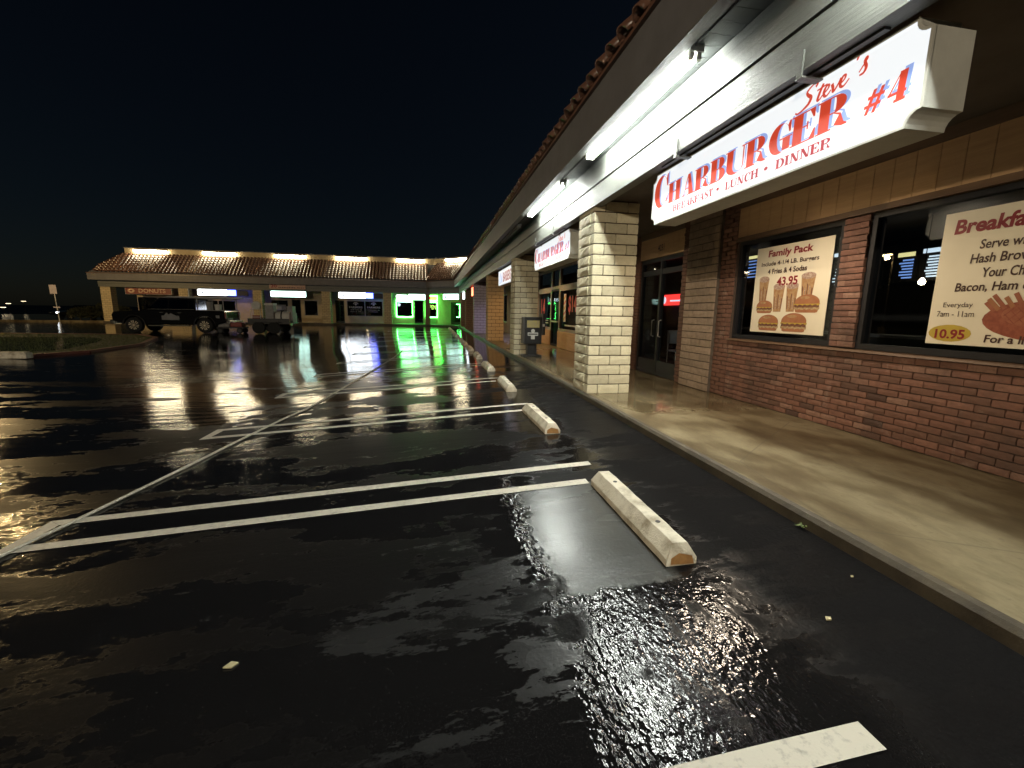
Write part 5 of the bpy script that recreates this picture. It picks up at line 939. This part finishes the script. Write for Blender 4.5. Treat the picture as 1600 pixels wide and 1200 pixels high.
# grass island, its red kerb and the concrete block at its nose
isl = [(-12.0, 14.6), (-11.3, 16.6), (-11.4, 19.5), (-12.6, 22.6), (-14.2, 24.3), (-22, 24.6), (-34, 23.6), (-34, 15.6), (-20, 14.6)]
tag(obj('grass_soil', MB().prism([(x, y, gz(x, y)-.05) for x, y in isl], (0, 0, .085)), 'grass_soil'), kind='structure')
kb = MB()
for (x0, y0), (x1, y1) in zip(isl[:5], isl[1:6]):
    d = Vector((x1-x0, y1-y0)).normalized(); q = Vector((d.y, -d.x))*.17; kb.prism([(x0, y0, gz(x0, y0)-.05), (x1, y1, gz(x1, y1)-.05), (x1+q.x, y1+q.y, gz(x1, y1)-.05), (x0+q.x, y0+q.y, gz(x0, y0)-.05)], (0, 0, .115))
tag(obj('island_kerb', kb, 'red_kerb'), 'worn red painted kerb round the grass island', 'kerb')
gr = MB(); rg = random.Random(5)
def inside(x, y):
    c = False; j = len(isl)-1
    for i in range(len(isl)):
        (xi, yi), (xj, yj) = isl[i], isl[j]
        if (yi > y) != (yj > y) and x < (xj-xi)*(y-yi)/(yj-yi)+xi: c = not c
        j = i
    return c
n_ = 0
while n_ < 26000:
    x, y = rg.uniform(-30, -11.2), rg.uniform(14.7, 24.5)
    if not inside(x, y): continue
    n_ += 1; a = rg.uniform(0, 6.28); h = rg.uniform(.03, .06); w = .012; z = gz(x, y)+.03; c_, s_ = math.cos(a)*w, math.sin(a)*w; lx_, ly_ = rg.uniform(-.04, .04), rg.uniform(-.04, .04)
    k = len(gr.v); gr.v += [(x-c_, y-s_, z), (x+c_, y+s_, z), (x+lx_, y+ly_, z+h)]; gr.f.append((k, k+1, k+2))
me = bpy.data.meshes.new('grass'); me.from_pydata(gr.v, [], gr.f); tag(obj('grass', me, 'grass_blade'), kind='stuff')
pb_ = G(18, 560); t = thing('concrete_block', 'pale concrete block lying at the nose of the grass island', 'block', (pb_.x, pb_.y, gz(pb_.x, pb_.y))); obj('slab', MB().box((-.55, -.12, 0), (.45, .12, .16)), 'stop_concrete', t, local=True, bevel=.02); obj('chamfer', MB().prism([(-.5, -.1, .16), (.4, -.1, .16), (.38, -.07, .19), (-.48, -.07, .19)], (0, .17, 0)), 'stop_concrete', t, local=True)
# street sign on its leaning pole
b0 = on_plane(94, 505.3, (0, 0, .0), (0, 0, 1)); t = thing('road_sign', 'small pale road sign on a thin leaning pole by the street', 'road sign', (b0.x, b0.y, 0)); obj('pole', MB().tube([(0, 0, 0), (-.10, 0, 2.9)], .03, 8), 'galvanised', t, local=True); obj('plate', MB().prism([(-.34, -.03, 2.25), (.12, -.03, 2.25), (.10, -.03, 2.92), (-.36, -.03, 2.92)], (0, .02, 0)), 'road_sign', t, local=True); obj('small_plate', MB().box((-.25, -.04, 1.18), (.18, -.02, 1.28)), 'road_sign', t, local=True)
# parked car behind the far wing
def sedan(x, y, rz, label):
    t = thing('parked_car', label, 'car', (x, y, .0), rz)
    pr = [(2.2, .45), (2.22, .72), (1.1, .86), (-1.5, .9), (-2.15, .86), (-2.2, .42)]; obj('body', MB().prism([(a, -.86, z) for a, z in pr], (0, 1.72, 0)), 'car_black', t, local=True, bevel=.06); obj('cabin', loft((-1.55, .95), (-.95, .25), .87, 1.42, .80, .62), 'car_glass', t, local=True, bevel=.05)
    for s in (-1, 1):
        wheel(t, 1.35, s*.78, .31, .2); wheel(t, -1.35, s*.78, .31, .2); obj('headlight', MB().box((2.12, s*.6-.17, .62), (2.24, s*.6+.17, .74)), 'far_bulb' if s == 1 else 'chrome', t, local=True)
sedan(-35.5, 52.5, math.radians(-120), 'dark parked car with one bright headlamp beyond the far wing')
# shrubs along the far street
rs = random.Random(21)
for i, (px, h, sp) in enumerate(((75, 1.5, 1.1), (106, 1.9, 1.3), (122, 1.7, 1.2), (55, 1.4, 1.2), (140, 1.5, 1.0))):
    p = on_plane(px, 503, (0, 0, 0), (0, 0, 1)); x, y = p.x-1.5, p.y+7
    t = thing('shrub', ['low dark shrub by the road sign', 'tallest dark shrub in the street row', 'bushy dark shrub near the parked car', 'outermost dark shrub in the street row', 'small dark shrub beside the far wing'][i], 'shrub', (x, y, -.1), 0, 'shrubs along the street'); obj('stem', MB().tube([(0, 0, 0), (.05, 0, h*.6)], [.06, .02], 6), 'trunk', t, local=True); mb = MB()
    for k in range(900):
        a, b = rs.uniform(0, 6.28), math.acos(rs.uniform(-.6, 1)); r = rs.uniform(.45, 1)**.5; c = Vector((sp*.8*r*math.sin(b)*math.cos(a), sp*.6*r*math.sin(b)*math.sin(a), h*.5+h*.5*r*math.cos(b))); u = Vector((rs.uniform(-1, 1), rs.uniform(-1, 1), rs.uniform(-1, 1)))*.07; v = Vector((rs.uniform(-1, 1), rs.uniform(-1, 1), rs.uniform(-1, 1)))*.07
        mb.poly([c-u, c+v, c+u, c-v])
    me = bpy.data.meshes.new('foliage'); me.from_pydata(mb.v, [], mb.f); obj('foliage', me, 'shrub', t, local=True)
# far street lamps
for px, py, D, lab in ((13, 474, 110, 'distant white street lamp low over the dark street'), (5, 480, 105, 'distant pale lamp lowest over the dark street'), (37, 470.5, 120, 'distant warm street lamp above the shrubs')):
    p = onY(px, py, D); t = thing('street_lamp', lab, 'lamp post', (p.x, p.y, -.9)); H = p.z+.9; obj('pole', MB().tube([(0, 0, 0), (0, 0, H)], [.09, .05], 8), 'dark_metal', t, local=True); obj('head', MB().box((-.42, -.15, H), (.42, .15, H+.12)), 'dark_metal', t, local=True); obj('lens', MB().box((-.38, -.17, H-.06), (.38, .13, H-.004)), 'warm_bulb', t, local=True)
# weed at the kerb and bits of litter
p = onX(1258, 826, 2.36); p = Vector((2.345, p.y, gz(2.34, p.y))); t = thing('weed', 'small green weed sprouting at the foot of the kerb', 'weed', p); rg = random.Random(8)
for i in range(11):
    a = rg.uniform(math.pi*.5, math.pi*1.5); L = rg.uniform(.025, .055); d = Vector((math.cos(a), math.sin(a), 0)); s = Vector((-d.y, d.x, 0))*.007; up = Vector((0, 0, 1)); z = rg.uniform(.015, .035)
    obj('leaf', MB().poly([Vector((0, 0, 0)), d*L*.5+s+up*z, d*L+up*z*.7, d*L*.5-s+up*z]), 'weed_green', t, local=True)
for i, (px, py, s_, lab) in enumerate(((361, 1041, .028, 'single pale fallen leaf on the black asphalt'), (1294, 968, .018, 'tiny pale scrap on the asphalt between stop and kerb'), (1331, 902, .010, 'speck of pale grit near the kerb'))):
    p = G(px, py); tag(obj('litter', MB().prism([(p.x-s_, p.y-s_*.4, gz(p.x, p.y)+.003), (p.x+s_*.3, p.y-s_*.6, gz(p.x, p.y)+.003), (p.x+s_, p.y+s_*.3, gz(p.x, p.y)+.003), (p.x-s_*.2, p.y+s_*.7, gz(p.x, p.y)+.003)], (0, 0, .006)), 'leaf_pale'), lab, 'litter')
